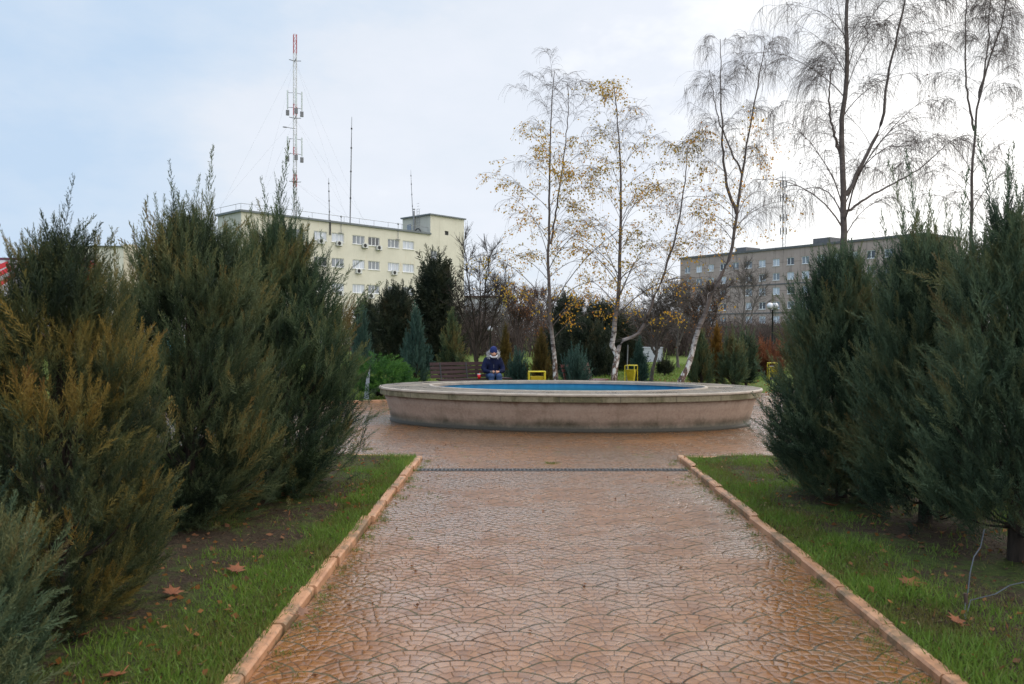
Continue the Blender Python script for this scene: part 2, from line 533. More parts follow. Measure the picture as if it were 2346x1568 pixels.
m, n, b = new_mat('bench_wood', .6, .2)
pos = n.obj(); g = n.noise(n.scaled(pos, (2.5, 40, 40)), 1.0, 4, .6)
n.set(b.inputs['Base Color'], n.ramp(g, [(.3, (.022, .010, .011)), (.7, (.050, .026, .026))]))
n.set(b.inputs['Normal'], n.bump(g, .3, .004))
M['bench_wood'] = m
m, n, b = new_mat('bench_wood_red', .45, .45)
pos = n.obj(); g = n.noise(n.scaled(pos, (2.5, 40, 40)), 1.0, 4, .6)
n.set(b.inputs['Base Color'], n.ramp(g, [(.3, (.06, .016, .013)), (.7, (.15, .045, .035))]))
M['bench_wood_red'] = m
# person
M['skin'] = simple('skin', (.50, .255, .175), .5, .18, 25)
M['jacket'] = simple('jacket', (.007, .011, .040), .85, .45, 14, .5, 0, .15)
M['jeans'] = simple('jeans', (.020, .050, .135), .8, .45, 18, .4)
M['beanie'] = simple('beanie', (.010, .022, .115), .9, .35, 40, .6)
M['fur'] = simple('fur', (.62, .61, .64), .95, .3, 60, .8)
M['boots'] = simple('boots', (.02, .018, .018), .5, .3, 12)
M['phone'] = simple('phone', (.012, .012, .014), .2, .1, 4)
M['hair'] = simple('hair', (.03, .018, .012), .6, .3, 30)

# ------------------------------------------------------------------ foliage generators (numpy)
def frames(D):
    """orthonormal frames (n,3,3): columns a,b,D"""
    D = D / np.linalg.norm(D, axis=1, keepdims=True)
    ref = np.where(np.abs(D[:, 2:3]) > .92, np.array([[1., 0, 0]]), np.array([[0., 0, 1.]]))
    a = np.cross(ref, D); a /= np.linalg.norm(a, axis=1, keepdims=True)
    b_ = np.cross(D, a)
    return np.stack([a, b_, D], axis=2)


def kites(P, D, L, Wd, roll=None):
    """n leaf/twig kites: base P, direction D, length L, width Wd -> (n,4,3)"""
    n = len(P)
    Fm = frames(D)
    if roll is None: roll = RNG.uniform(0, 2 * np.pi, n)
    side = Fm[:, :, 0] * np.cos(roll)[:, None] + Fm[:, :, 1] * np.sin(roll)[:, None]
    nrm = np.cross(Fm[:, :, 2], side)
    d = Fm[:, :, 2]
    L = np.broadcast_to(L, n)[:, None]; Wd = np.broadcast_to(Wd, n)[:, None]
    mid = P + d * L * .45 + nrm * L * .06
    return np.stack([P, mid - side * Wd * .5, P + d * L, mid + side * Wd * .5], axis=1)


def make_plume(seed, L=1.0, ntw=34, nsub=5, tl=.34, ang=.55, bare=.06, w=.014):
    """feathery spray along +Z, unit length; returns verts (n,4,3), t (n,)"""
    r = np.random.default_rng(seed)
    bend = r.normal(0, .07, 2)
    def axis(s): return np.stack([bend[0] * s ** 2, bend[1] * s ** 2, s], axis=-1)
    Ps, Ds, Ls, Ws, Ts = [], [], [], [], []
    for a in np.linspace(0, .86, 7):
        p0, p1 = axis(np.array(a)), axis(np.array(a + .19))
        Ps.append(p0); Ds.append(p1 - p0); Ls.append(.19); Ws.append(w * .9); Ts.append(a)
    ga = r.uniform(0, 6)
    for i in range(ntw):
        s = bare + (1 - bare) * (i + r.uniform(0, .9)) / ntw
        ga += 2.4 + r.normal(0, .4)
        th = ang * r.uniform(.6, 1.35) * (1.1 - .35 * s)
        d = np.array([math.sin(th) * math.cos(ga), math.sin(th) * math.sin(ga), math.cos(th)])
        l = tl * (1.08 - s) ** .75 * r.uniform(.5, 1.15) + .035
        p = axis(np.array(s))
        Ps.append(p); Ds.append(d); Ls.append(l); Ws.append(w); Ts.append(s)
        u = np.cross(d, [0, 0, 1.]); u /= np.linalg.norm(u) + 1e-9
        for k in range(nsub):
            q = (k + r.uniform(.3, 1)) / (nsub + .5)
            sg = 1 if k % 2 else -1
            d2 = d * math.cos(.6) + (u * sg + r.normal(0, .5, 3)) * math.sin(.6) + np.array([0, 0, .22])
            Ps.append(p + d * l * q); Ds.append(d2); Ls.append(l * .5 * r.uniform(.6, 1.1) * (1.1 - .5 * q)); Ws.append(w * .85); Ts.append(min(1, s + .15))
    K = kites(np.array(Ps), np.array(Ds), np.array(Ls), np.array(Ws), r.uniform(0, 6.3, len(Ps)))
    return K, np.array(Ts)


PL_NEAR = [make_plume(100 + i, ntw=24, nsub=4, ang=.46, tl=.36, w=.017) for i in range(7)]
PL_LONG = [make_plume(150 + i, ntw=34, nsub=4, tl=.17, ang=.42, w=.0085) for i in range(5)]
PL_FAR = [make_plume(200 + i, ntw=16, nsub=3, tl=.36, w=.034) for i in range(5)]
PL_WIDE = [make_plume(250 + i, ntw=22, nsub=4, tl=.42, ang=.8, w=.03) for i in range(5)]


class Foliage:
    def __init__(s): s.V, s.T = [], []

    def plumes(s, protos, P, D, L, tint, wide=1.0):
        P, D, L, tint = map(np.asarray, (P, D, L, tint))
        idx = RNG.integers(0, len(protos), len(P))
        Fm = frames(D)
        ro = RNG.uniform(0, 6.283, len(P))
        c, sn = np.cos(ro), np.sin(ro)
        A = Fm[:, :, 0] * c[:, None] + Fm[:, :, 1] * sn[:, None]
        B = np.cross(Fm[:, :, 2], A)
        Fm = np.stack([A * wide, B * wide, Fm[:, :, 2]], axis=2) * L[:, None, None]
        for k in range(len(protos)):
            q = np.where(idx == k)[0]
            if not len(q): continue
            K, ts = protos[k]
            V = np.einsum('nij,mvj->nmvi', Fm[q], K) + P[q][:, None, None, :]
            T = tint[q][:, None] + (ts[None, :] - .5) * .50 + RNG.normal(0, .05, (len(q), len(ts)))  # spray tips lighter, roots darker: highlights and inner shade put into the tint
            s.V.append(V.reshape(-1, 3)); s.T.append(np.repeat(T.ravel(), 4))
        return s

    def leaves(s, P, D, L, Wd, tint):
        s.V.append(kites(np.asarray(P), np.asarray(D), L, Wd).reshape(-1, 3))
        s.T.append(np.repeat(np.asarray(tint), 4))
        return s

    def build(s, name, mat, parent=None, offset=None):
        V = np.concatenate(s.V); T = np.concatenate(s.T)
        if offset is not None: V = V - np.asarray(offset)[None]
        return np_mesh(name, V, np.arange(len(V)).reshape(-1, 4), mat, parent, {'tint': np.clip(T, 0, 1)})


def batch_tubes(P, Rd, sides=4):
    """P (n,K,3), Rd (n,K) -> V, F, thick"""
    n, K, _ = P.shape
    T = np.empty_like(P)
    T[:, 1:-1] = P[:, 2:] - P[:, :-2]; T[:, 0] = P[:, 1] - P[:, 0]; T[:, -1] = P[:, -1] - P[:, -2]
    Fm = frames(T.reshape(-1, 3) + 1e-9).reshape(n, K, 3, 3)
    w = np.arange(sides) * 2 * np.pi / sides
    ring = Fm[..., None, :, 0] * np.cos(w)[None, None, :, None] + Fm[..., None, :, 1] * np.sin(w)[None, None, :, None]
    V = P[:, :, None, :] + ring * Rd[:, :, None, None]
    base = (np.arange(n) * K * sides)[:, None, None] + (np.arange(K - 1) * sides)[None, :, None]
    k = np.arange(sides)[None, None, :]; k2 = (np.arange(sides) + 1)[None, None, :] % sides
    Fc = np.stack([base + k, base + k2, base + sides + k2, base + sides + k], axis=-1).reshape(-1, 4)
    th = np.repeat(Rd.reshape(-1), sides)
    return V.reshape(-1, 3), Fc, th


class Wood:
    def __init__(s): s.V, s.F, s.T, s.n = [], [], [], 0

    def add(s, P, Rd, sides=4):
        P = np.asarray(P, dtype=float); Rd = np.asarray(Rd, dtype=float)
        if P.ndim == 2: P, Rd = P[None], Rd[None]
        V, Fc, th = batch_tubes(P, Rd, sides)
        s.V.append(V); s.F.append(Fc + s.n); s.T.append(th); s.n += len(V)
        return s

    def build(s, name, mat, parent=None, offset=None):
        V = np.concatenate(s.V)
        if offset is not None: V = V - np.asarray(offset)[None]
        return np_mesh(name, V, np.concatenate(s.F), mat, parent, {'thick': np.concatenate(s.T)}, True)


def resample(pts, K):
    pts = np.asarray(pts, dtype=float)
    # catmull-rom through the points
    d = np.r_[0, np.cumsum(np.linalg.norm(np.diff(pts, axis=0), axis=1))]
    q = np.linspace(0, d[-1], K)
    ext = np.vstack([2 * pts[0] - pts[1], pts, 2 * pts[-1] - pts[-2]])
    out = []
    for v in q:
        i = min(np.searchsorted(d, v, side='right') - 1, len(pts) - 2)
        t = (v - d[i]) / (d[i + 1] - d[i])
        p0, p1, p2, p3 = ext[i], ext[i + 1], ext[i + 2], ext[i + 3]
        out.append(.5 * ((2 * p1) + (-p0 + p2) * t + (2 * p0 - 5 * p1 + 4 * p2 - p3) * t * t + (-p0 + 3 * p1 - 3 * p2 + p3) * t ** 3))
    return np.array(out)


def juniper(name, label, loc, H, rad, mat, seed, protos=PL_NEAR, nlead=46, per=32, plen=.34, cat='juniper', group=None,
            spires=7, top=.42, lean=(0, 0), skirt=.35, taper=1.0, tint0=.5, wide=1.0, trunk_r=.06, spire_h=.5, low=.08, clear=.0, conical=.0, rag=(.82, 1.10)):
    """upright feathery evergreen: many rising leaders, each clothed in sprays"""
    r = np.random.default_rng(seed)
    root = thing(name, label, cat, loc, 0, group)
    fo, wd = Foliage(), Wood()
    wd.add(resample([(0, 0, -.05), (.01, 0, H * .25), (lean[0] * .5, lean[1] * .5, H * .6)], 8), np.linspace(trunk_r, trunk_r * .4, 8), 8)
    P, D, L, T = [], [], [], []
    stems, srad = [], []
    for i in range(nlead):
        u = (i + r.uniform(0, 1)) / nlead
        ht = low + (1 - low) * (u ** .85)                  # height of leader's tip, as a fraction
        prof = np.interp(ht, [0, skirt, .7, .9, 1.0], [.66, 1.0, .95, .66, .22] if not conical else [.62, 1.0, .48, .2, .05])
        phi = 2.399 * i + r.uniform(-.5, .5)
        rr = rad * prof * r.uniform(*rag) * (1.0 if i % 3 else r.uniform(.25, .8))
        tip = np.array([rr * math.cos(phi) + lean[0] * ht, rr * math.sin(phi) + lean[1] * ht, ht * H * r.uniform(.93, 1.03)])
        z0 = max(clear, .06 + ht * H * .22)
        st = np.array([.02 * math.cos(phi), .02 * math.sin(phi), min(z0, H * .45)])
        mid = np.array([tip[0] * .78, tip[1] * .78, st[2] + (tip[2] - st[2]) * (.38 + .12 * r.uniform())])
        pts = resample([st, mid, tip], 9)
        stems.append(pts); srad.append(np.linspace(.012, .003, 9))
        seg = np.linalg.norm(tip - st)
        m_ = int(per * (.55 + seg / H))
        ltint = tint0 + r.normal(0, .20)
        for k in range(m_):
            t = r.uniform(.22, 1.0)
            f = t * 8; a = min(int(f), 7)
            p = pts[a] * (1 - (f - a)) + pts[a + 1] * (f - a)
            d0 = pts[a + 1] - pts[a]; d0 /= np.linalg.norm(d0)
            out = np.array([math.cos(phi), math.sin(phi), 0])
            dv = d0 * 1.0 + r.normal(0, .42, 3) + out * .12 + np.array([0, 0, .35])
            P.append(p); D.append(dv); L.append(plen * r.uniform(.6, 1.15) * (1.12 - .45 * t)); T.append(ltint + r.normal(0, .10) + (t - .6) * .12)
        P.append(pts[7]); D.append(tip - pts[6] + np.array([0, 0, .05])); L.append(plen * r.uniform(1.0, 1.5)); T.append(ltint + .05)
    fo.plumes(protos, P, D, L, T, wide)
    # spires: thin leaders standing proud of the crown
    P, D, L, T = [], [], [], []
    for i in range(spires):
        phi = r.uniform(0, 6.28); rr = rad * .55 * r.uniform(.1, 1) ** .7
        zt = H * (1 - (rr / rad) * .35)
        b_ = np.array([rr * math.cos(phi) + lean[0], rr * math.sin(phi) + lean[1], zt - spire_h * .75])
        P.append(b_); D.append([.14 * math.cos(phi) + r.normal(0, .06), .14 * math.sin(phi) + r.normal(0, .06), 1]); L.append(spire_h * r.uniform(.9, 1.5)); T.append(tint0 - .12)
        for j in range(7):
            P.append(b_ + np.array([0, 0, spire_h * (-.25 + .08 * j)])); D.append([r.normal(0, .32), r.normal(0, .32), 1]); L.append(spire_h * r.uniform(.45, .8)); T.append(tint0 - .08)
    if spires: fo.plumes(PL_LONG if protos is PL_NEAR else protos, P, D, L, T, 1.0 if protos is PL_NEAR else .6)
    wd.add(np.array(stems), np.array(srad), 4)
    fo.build('crown', mat, root)
    wd.build('trunk', M['bark_dark'], root)
    return root


EGG = ([0, .04, .15, .35, .6, .8, .92, 1.0], [.45, .62, .88, 1.0, .93, .68, .40, .10])
def mass(name, label, loc, H, rad, mat, seed, protos=PL_NEAR, ncl=420, per=9, plen=.26, cat='juniper', group=None, spires=8, spire_h=.5,
         tint0=.45, trunk_r=.055, u0=.05, lump=.27, lean=(0, 0), prof=EGG, outw=(.85, .12), tvar=.20, open_=.0):
    """dense evergreen: a crown packed with rising sprays, lumpy outline, thin spires on top"""
    r = np.random.default_rng(seed)
    root = thing(name, label, cat, loc, 0, group)
    fo, wd = Foliage(), Wood()
    wd.add(resample([(0, 0, -.05), (.01, .01, H * .2), (lean[0] * .4, lean[1] * .4, H * .55), (lean[0], lean[1], H * .85)], 9), np.linspace(trunk_r, .012, 9), 8)
    sd = Vector((seed * 1.7, seed * .3, 0))
    P, D, L, T, S0 = [], [], [], [], []
    for i in range(ncl):
        u = u0 + (1 - u0) * ((i + r.uniform()) / ncl) ** .92
        phi = 2.39996 * i + r.uniform(-.4, .4)
        dirv = np.array([math.cos(phi), math.sin(phi), 0])
        n1 = mnoise.noise(Vector((dirv[0] * 1.5, dirv[1] * 1.5, u * H * 1.5)) + sd)
        n2 = mnoise.noise(Vector((dirv[0] * 4, dirv[1] * 4, u * H * 3.2)) + sd)
        Rr = rad * np.interp(u, *prof) * (1 + lump * 1.3 * n1 + lump * .9 * n2)
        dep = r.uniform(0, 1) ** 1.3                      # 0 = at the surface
        rr = Rr * (1 - .55 * dep)
        c = dirv * rr + np.array([lean[0] * u, lean[1] * u, u * H + n2 * .12])
        ow = outw[0] + (outw[1] - outw[0]) * u
        d0 = dirv * ow + np.array([0, 0, 1.0 if u > .14 else .45])
        d0 = d0 / np.linalg.norm(d0)
        ln = plen * r.uniform(.75, 1.6) * (1 - .35 * dep)
        base = c - d0 * ln * .9
        base[2] = max(base[2], .03)
        tc = tint0 + r.normal(0, tvar) - .22 * dep + .05  # deeper sprays darker: the crown's inner shade put into their tint
        S0.append((base, u))
        for k in range(per):
            o_ = r.normal(0, .055 + .03 * rad, 3) * (plen / .26)
            P.append(base + o_); D.append(d0 + r.normal(0, .26, 3)); L.append(ln * r.uniform(.65, 1.15)); T.append(tc + r.normal(0, .07))
    fo.plumes(protos, P, D, L, T)
    if spires:
        P, D, L, T = [], [], [], []
        for i in range(spires):
            phi = r.uniform(0, 6.28); q = r.uniform(.05, 1) ** .8
            zt = H * np.interp(q, [0, .5, 1], [1.0, .90, .74])
            b_ = np.array([rad * .62 * q * math.cos(phi) + lean[0], rad * .62 * q * math.sin(phi) + lean[1], zt - spire_h * .7])
            hh_ = spire_h * r.uniform(.55, 1.25) * (1.15 - .45 * q)
            ax = np.array([.16 * q * math.cos(phi) + r.normal(0, .06), .16 * q * math.sin(phi) + r.normal(0, .06), 1])
            P.append(b_ + ax * hh_ * .35); D.append(ax); L.append(hh_ * 1.25); T.append(tint0 - .08)
            for j in range(14):
                f = j / 14
                P.append(b_ + ax * hh_ * (f * 1.05 - .1)); D.append(ax + r.normal(0, .26, 3) * (1.1 - .6 * f)); L.append(hh_ * r.uniform(.35, .6) * (1.1 - .4 * f)); T.append(tint0 - .06)
        fo.plumes(PL_LONG if protos is PL_NEAR else protos, P, D, L, T, 1.0 if protos is PL_NEAR else .6)
    st = []
    for base, u in S0[::5]:
        a0 = np.array([lean[0] * u * .3, lean[1] * u * .3, max(.06, u * H * .45)])
        st.append(resample([a0, a0 * .45 + base * .55 + np.array([0, 0, -.04]), base + np.array([0, 0, .04])], 6))
    wd.add(np.array(st), np.tile(np.linspace(.011, .004, 6), (len(st), 1)), 4)
    fo.build('crown', mat, root)
    wd.build('trunk', M['bark_dark'], root)
    return root


def arch_paths(P0, az, pitch0, pitch1, L, K, r, wob=.12):
    """batch of polylines starting at P0, heading az, pitch going pitch0->pitch1"""
    n = len(P0)
    pts = np.zeros((n, K, 3)); pts[:, 0] = P0
    az = az.copy()
    for k in range(1, K):
        f = (k - .5) / (K - 1)
        pt = pitch0 + (pitch1 - pitch0) * f ** 1.2
        az = az + r.normal(0, wob, n)
        st = L / (K - 1)
        pts[:, k] = pts[:, k - 1] + np.stack([np.cos(pt) * np.cos(az), np.cos(pt) * np.sin(az), np.sin(pt)], axis=1) * st[:, None]
    return pts


def sample_on(paths, idx, t):
    K = paths.shape[1]
    f = t * (K - 1); a = np.minimum(f.astype(int), K - 2); w = (f - a)[:, None]
    p0, p1 = paths[idx, a], paths[idx, a + 1]
    return p0 * (1 - w) + p1 * w, (p1 - p0)


def decid(name, label, cat, stems, seed, nprim=40, plen=2.6, t0=.25, nsec=9, ntw=6, twl=.6, droop=1.0, leaf=None,
          leaf_n=0, leaf_size=.055, leaf_zmax=1e9, leaf_tint=.5, bark_mat='birch_bark', prim_pitch=.85, twr=.0035, group=None, base=None, prim_r=.35, taper_top=.25):
    """stems: list of (points, r0, r1)"""
    r = np.random.default_rng(seed)
    base = np.asarray(base if base is not None else stems[0][0][0], dtype=float)
    root = thing(name, label, cat, tuple(base), 0, group)
    tr, br = Wood(), Wood()
    leafP, leafT = [], []
    zmin = base[2]; zmax = max(max(p[2] for p in s[0]) for s in stems)
    for si, (pts, r0, r1) in enumerate(stems):
        path = resample(pts, 26)
        path[1:-1] += r.normal(0, .012, path[1:-1].shape)
        rr = r0 + (r1 - r0) * np.linspace(0, 1, 26) ** .65
        if si == 0: rr[0] *= 1.35; rr[1] *= 1.1
        tr.add(path, rr, 10)
        ln_ = float(np.linalg.norm(np.diff(path, axis=0), axis=1).sum())
        if si == 0: len0 = ln_
        fr = min(1.0, ln_ / len0)
        nP = nprim if si == 0 else max(4, int(nprim * fr * .9))
        plen_s = plen * (1.0 if si == 0 else max(.45, fr ** .6))
        a0 = t0 if si == 0 else .12
        t = a0 + (1 - a0) * np.sort(r.uniform(0, 1, nP)) ** .85
        p0, tang = sample_on(path[None], np.zeros(nP, int), np.minimum(t, .995))
        az = 2.399 * np.arange(nP) + r.normal(0, .5, nP)
        L = plen_s * (1.05 - t) ** .6 * r.uniform(.55, 1.1, nP) * (.35 + .65 * np.minimum(1, (t - a0) * 6 + .4)) + .25
        pr0 = prim_pitch + r.normal(0, .14, nP) + .25 * t
        pp = arch_paths(p0, az, pr0, pr0 - droop * r.uniform(.6, 1.5, nP), L, 8, r, .10)
        rb = np.interp(t, np.linspace(0, 1, 26), rr) * prim_r * np.clip(L / plen, .35, 1.1)
        rbk = np.maximum(rb[:, None] * np.linspace(1, .18, 8)[None], twr)
        br.add(pp, rbk, 5)
        n2 = nP * nsec
        i2 = np.repeat(np.arange(nP), nsec)
        t2 = r.uniform(.18, 1.0, n2)
        q0, tg = sample_on(pp, i2, t2)
        az2 = np.arctan2(tg[:, 1], tg[:, 0]) + r.choice([-1, 1], n2) * r.uniform(.35, 1.2, n2)
        L2 = L[i2] * .36 * (1.15 - t2 * .6) * r.uniform(.5, 1.2, n2) + .12
        pi2 = np.arcsin(np.clip(tg[:, 2] / (np.linalg.norm(tg, axis=1) + 1e-9), -1, 1)) + r.normal(.1, .25, n2)
        s2 = arch_paths(q0, az2, pi2, pi2 - droop * r.uniform(.7, 1.6, n2), L2, 6, r, .15)
        r2 = np.maximum(np.minimum(rbk[i2, 3] * .5, .008)[:, None] * np.linspace(1, .4, 6)[None], twr)
        br.add(s2, r2, 4)
        n3 = n2 * ntw
        i3 = np.repeat(np.arange(n2), ntw); hang = .55 if droop >= .9 else 0.0
        t3 = r.uniform(.15, 1.0, n3)
        w0, tg3 = sample_on(s2, i3, t3)
        az3 = np.arctan2(tg3[:, 1], tg3[:, 0]) + r.normal(0, .8, n3)
        pi3 = np.arcsin(np.clip(tg3[:, 2] / (np.linalg.norm(tg3, axis=1) + 1e-9), -1, 1)) + r.normal(0, .3, n3) - hang
        end = np.minimum(pi3 - droop * .8, -1.25 + r.normal(0, .2, n3)) if droop > .7 else pi3 + r.normal(.15, .3, n3)
        L3 = twl * r.uniform(.3, 1.15, n3)
        s3 = arch_paths(w0, az3, pi3, end, L3, 4, r, .15)
        r3 = np.full((n3, 4), twr) * np.linspace(1, .6, 4)[None]
        br.add(s3, r3, 3)
        leafP.append(s3[:, 1:].reshape(-1, 3))
    tr.build('trunk', M[bark_mat], root, base)
    br.build('branches', M[bark_mat], root, base)
    if leaf and leaf_n:
        LP = np.concatenate(leafP)
        LP = LP[LP[:, 2] < leaf_zmax]
        dens = 1 - .75 * (LP[:, 2] - zmin) / (zmax - zmin)
        cl = np.array([mnoise.noise(Vector(p * .9) + Vector((seed, 0, 0))) for p in LP])
        pr = np.clip(dens, .05, 1) * np.clip(cl + .18, .012, 1) ** 2.0
        k = r.choice(len(LP), min(leaf_n, len(LP)), replace=False, p=pr / pr.sum())
        LP = LP[k] + r.normal(0, .035, (len(k), 3))
        D = r.normal(0, .6, LP.shape) + np.array([0, 0, -.7])
        fo = Foliage()
        fo.leaves(LP, D, leaf_size * r.uniform(.7, 1.25, len(LP)), leaf_size * .75, np.clip(leaf_tint + r.normal(0, .2, len(LP)), 0, 1))
        fo.build('leaves', M[leaf], root, base)
    return root

# ================================================================== SETTING
def lx(y): return -1.227 + (y - 3.62) * (.092 / 6.3)       # path edges
def rx_(y): return 1.965 + (y - 3.62) * (.135 / 6.2)
PC, PA, PB = (1.0, 14.3), 9.0, 4.4                         # plaza ellipse
def near_edge(x): return PC[1] - PB * math.sqrt(max(0.0, 1 - ((x - PC[0]) / PA) ** 2))
def far_edge(x): return PC[1] + PB * math.sqrt(max(0.0, 1 - ((x - PC[0]) / PA) ** 2))

g = MB().add([(-900, -120, -.03), (900, -120, -.03), (900, 900, -.03), (-900, 900, -.03)], [(0, 1, 2, 3)]).build('ground', M['lawn'])
tag(g, kind='structure')
mb = MB()
tops_ = [(x_, near_edge(x_)) for x_ in np.linspace(lx(10.0), rx_(10.0), 14)]
mb.add([(lx(-3), -3, .004), (rx_(-3), -3, .004)] + [(x_, y_, .004) for x_, y_ in reversed(tops_)], [tuple(range(16))])
tag(mb.build('path', M['paving']), kind='structure')
mb = MB()
N = 360
mb.add([(PC[0], PC[1], .004)] + [(PC[0] + PA * math.cos(2 * math.pi * i / N), PC[1] + PB * math.sin(2 * math.pi * i / N), .004) for i in range(N)],
       [(0, 1 + i, 1 + (i + 1) % N) for i in range(N)])
tag(mb.build('plaza', M['paving']), kind='structure')
mb = MB()
mb.add([(3.5, 15, -.005), (9, 12, -.005), (15.5, 24, -.005), (21, 33, -.005), (17, 34, -.005), (10.5, 24.5, -.005), (7.0, 21.2, -.005), (5.2, 20.5, -.005)], [tuple(range(8))])
tag(mb.build('side_path', M['paving']), kind='structure')


def bed(name, left):
    xs = np.linspace(-9.5, -.06, 60) if left else np.linspace(.06, 9.5, 60)
    V, Fc = [], []
    J = 70
    for i, u in enumerate(xs):
        for j in range(J):
            v = j / (J - 1)
            y0 = -3
            xk = (lx if left else rx_)
            # bed x measured from the kerb
            x_ = (xk(5) + u)
            y1 = near_edge(x_) - .05
            y = y0 + (y1 - y0) * v
            x = xk(y) + u
            h = .035 + .022 * mnoise.noise(Vector((x * .9, y * .9, 3))) + .012 * mnoise.noise(Vector((x * 4, y * 4, 1)))
            if abs(u) > .4: h += .02
            V.append((x, y, h))
    for i in range(len(xs) - 1):
        for j in range(J - 1):
            Fc.append((i * J + j, (i + 1) * J + j, (i + 1) * J + j + 1, i * J + j + 1))
    return tag(np_mesh(name, np.array(V), np.array(Fc), M['bed_soil'], smooth=True), kind='structure')
bed('planting_bed_ground', True)
bed('planting_bed_ground', False)

# kerbs: rows of concrete blocks
mb = MB()
for side in (-1, 1):
    y = -2.6
    while y < 9.9:
        l = .62 if y + .62 < 9.85 else 10.0 - y
        f = lx if side < 0 else rx_
        o = random.uniform(-.010, .010); h = .060 + random.uniform(-.009, .008)
        x0, x1 = (f(y + l / 2) - .085, f(y + l / 2) - .002) if side < 0 else (f(y + l / 2) + .002, f(y + l / 2) + .085)
        Mx = Matrix.Translation((o, 0, 0)) @ Matrix.Translation((x0, y, 0)) @ Matrix.Rotation(random.uniform(-.015, .015), 4, 'Z') @ Matrix.Rotation(random.uniform(-.08, .08), 4, 'Y') @ Matrix.Translation((-x0, -y, 0))
        mb.bbox(x0, x1, y + .006, y + l - .007, -.05, h, .012, Mx)
        y += l
tag(mb.build('kerb', M['kerb']), kind='structure')
mb = MB()
def kerb_arc(x0, x1, edge, off):
    n_ = max(2, int(abs(x1 - x0) / .55)); xs = np.linspace(x0, x1, n_ + 1)
    for a, b_ in zip(xs[:-1], xs[1:]):
        p, q = Vector((a, edge(a) + off, 0)), Vector((b_, edge(b_) + off, 0))
        d = q - p; L = d.length
        Mx = Matrix.Translation(p) @ Matrix.Rotation(math.atan2(d.y, d.x) - math.pi / 2, 4, 'Z')
        mb.bbox(-.035, .035, .004, L - .004, -.05, .052, .008, Mx)
kerb_arc(-7.5, -1.3, near_edge, -.04); kerb_arc(2.2, 8.6, near_edge, -.04)
kerb_arc(-7.8, 3.0, far_edge, .04)
tag(mb.build('plaza_kerb', M['kerb']), kind='structure')

# drain grate across the path
t = thing('drain_grate', 'slotted grey metal drainage channel crossing the path before the fountain plaza', 'drain', (.47, 9.22, .006))
W_ = 3.16
mb = MB()
mb.box(-W_ / 2, W_ / 2, -.062, -.048, -.004, .006).box(-W_ / 2, W_ / 2, .048, .062, -.004, .006)
mb.build('side_rail', M['galv'], t)
mb = MB()
k = -W_ / 2 + .004
while k < W_ / 2 - .02:
    mb.box(k, k + .018, -.048, .048, -.004, .005); k += .046
mb.box(-W_ / 2, W_ / 2, -.006, .006, -.003, .0055)
mb.build('grating', M['galv'], t)
MB().box(-W_ / 2, W_ / 2, -.048, .048, -.0055, -.0045).build('channel', M['black_metal'], t)

# ================================================================== FOUNTAIN
FR = R(-7)
ft = thing('fountain', 'low oval concrete fountain basin with wide wet ledge and blue painted inside', 'fountain', (.98, 14.3, .004), FR)
RX, RY = 3.46, 1.84
def el(o, z): return ((RX + o, RY + o), z)
NF = 128
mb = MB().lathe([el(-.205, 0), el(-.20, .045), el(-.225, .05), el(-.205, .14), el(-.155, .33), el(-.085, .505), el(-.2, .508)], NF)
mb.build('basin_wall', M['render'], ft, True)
o = MB().lathe([el(-.17, .497), el(-.035, .497), el(-.024, .503), el(-.022, .588), el(-.03, .594), el(-.2, .594)], NF).build('coping', M['coping'], ft)
mb = MB().lathe([el(-.15, .5955), el(-.006, .5955), el(0, .603), el(.0, .622), el(-.008, .634), el(-.035, .639)], NF)
mb.build('ledge_edge', M['lip'], ft)
IX, IY = 2.47, 1.30
prof = []
for k in range(9):
    f = k / 8
    a = (RX - .035 + (IX + .06 - RX + .035) * f, RY - .035 + (IY + .06 - RY + .035) * f)
    prof.append((a, .639 + .004 * math.sin(f * math.pi)))
MB().lathe(prof, NF).build('ledge', M['ledge'], ft, True)
MB().lathe([((IX + .06, IY + .06), .639), ((IX + .055, IY + .055), .654), ((IX + .01, IY + .01), .656), ((IX, IY), .648), ((IX, IY), .60), ((IX + .03, IY + .03), .598)], NF).build('inner_lip', M['lip'], ft)
MB().lathe([((IX + .03, IY + .03), .60), ((IX + .02, IY + .02), .30), ((IX + .01, IY + .01), .06), ((IX * .5, IY * .5), .05), ((.01, .01), .05)], NF).build('inner_lining', M['pool'], ft)
MB().lathe([((IX + .019, IY + .019), .335), ((.01, .01), .335)], NF).build('water', M['water'], ft)
mb = MB().tube([(-2.33, .12, .30), (-2.33, .12, .60)], .035, 10).build('inlet_pipe', M['pool'], ft)
for (a0, b0, a1, b1) in ((-2.75, .25, -2.30 - .28, .33), (2.50, .02, 2.98, .20)):  # two thin pale strips laid flat on the ledge
    v = Vector((a1 - a0, b1 - b0, 0)); L = v.length
    Mx = Matrix.Translation((a0, b0, .6405)) @ Matrix.Rotation(math.atan2(v.y, v.x), 4, 'Z')
    MB().box(0, L, -.05, .05, 0, .008, Mx).build('ledge_strip', M['lip'], ft)

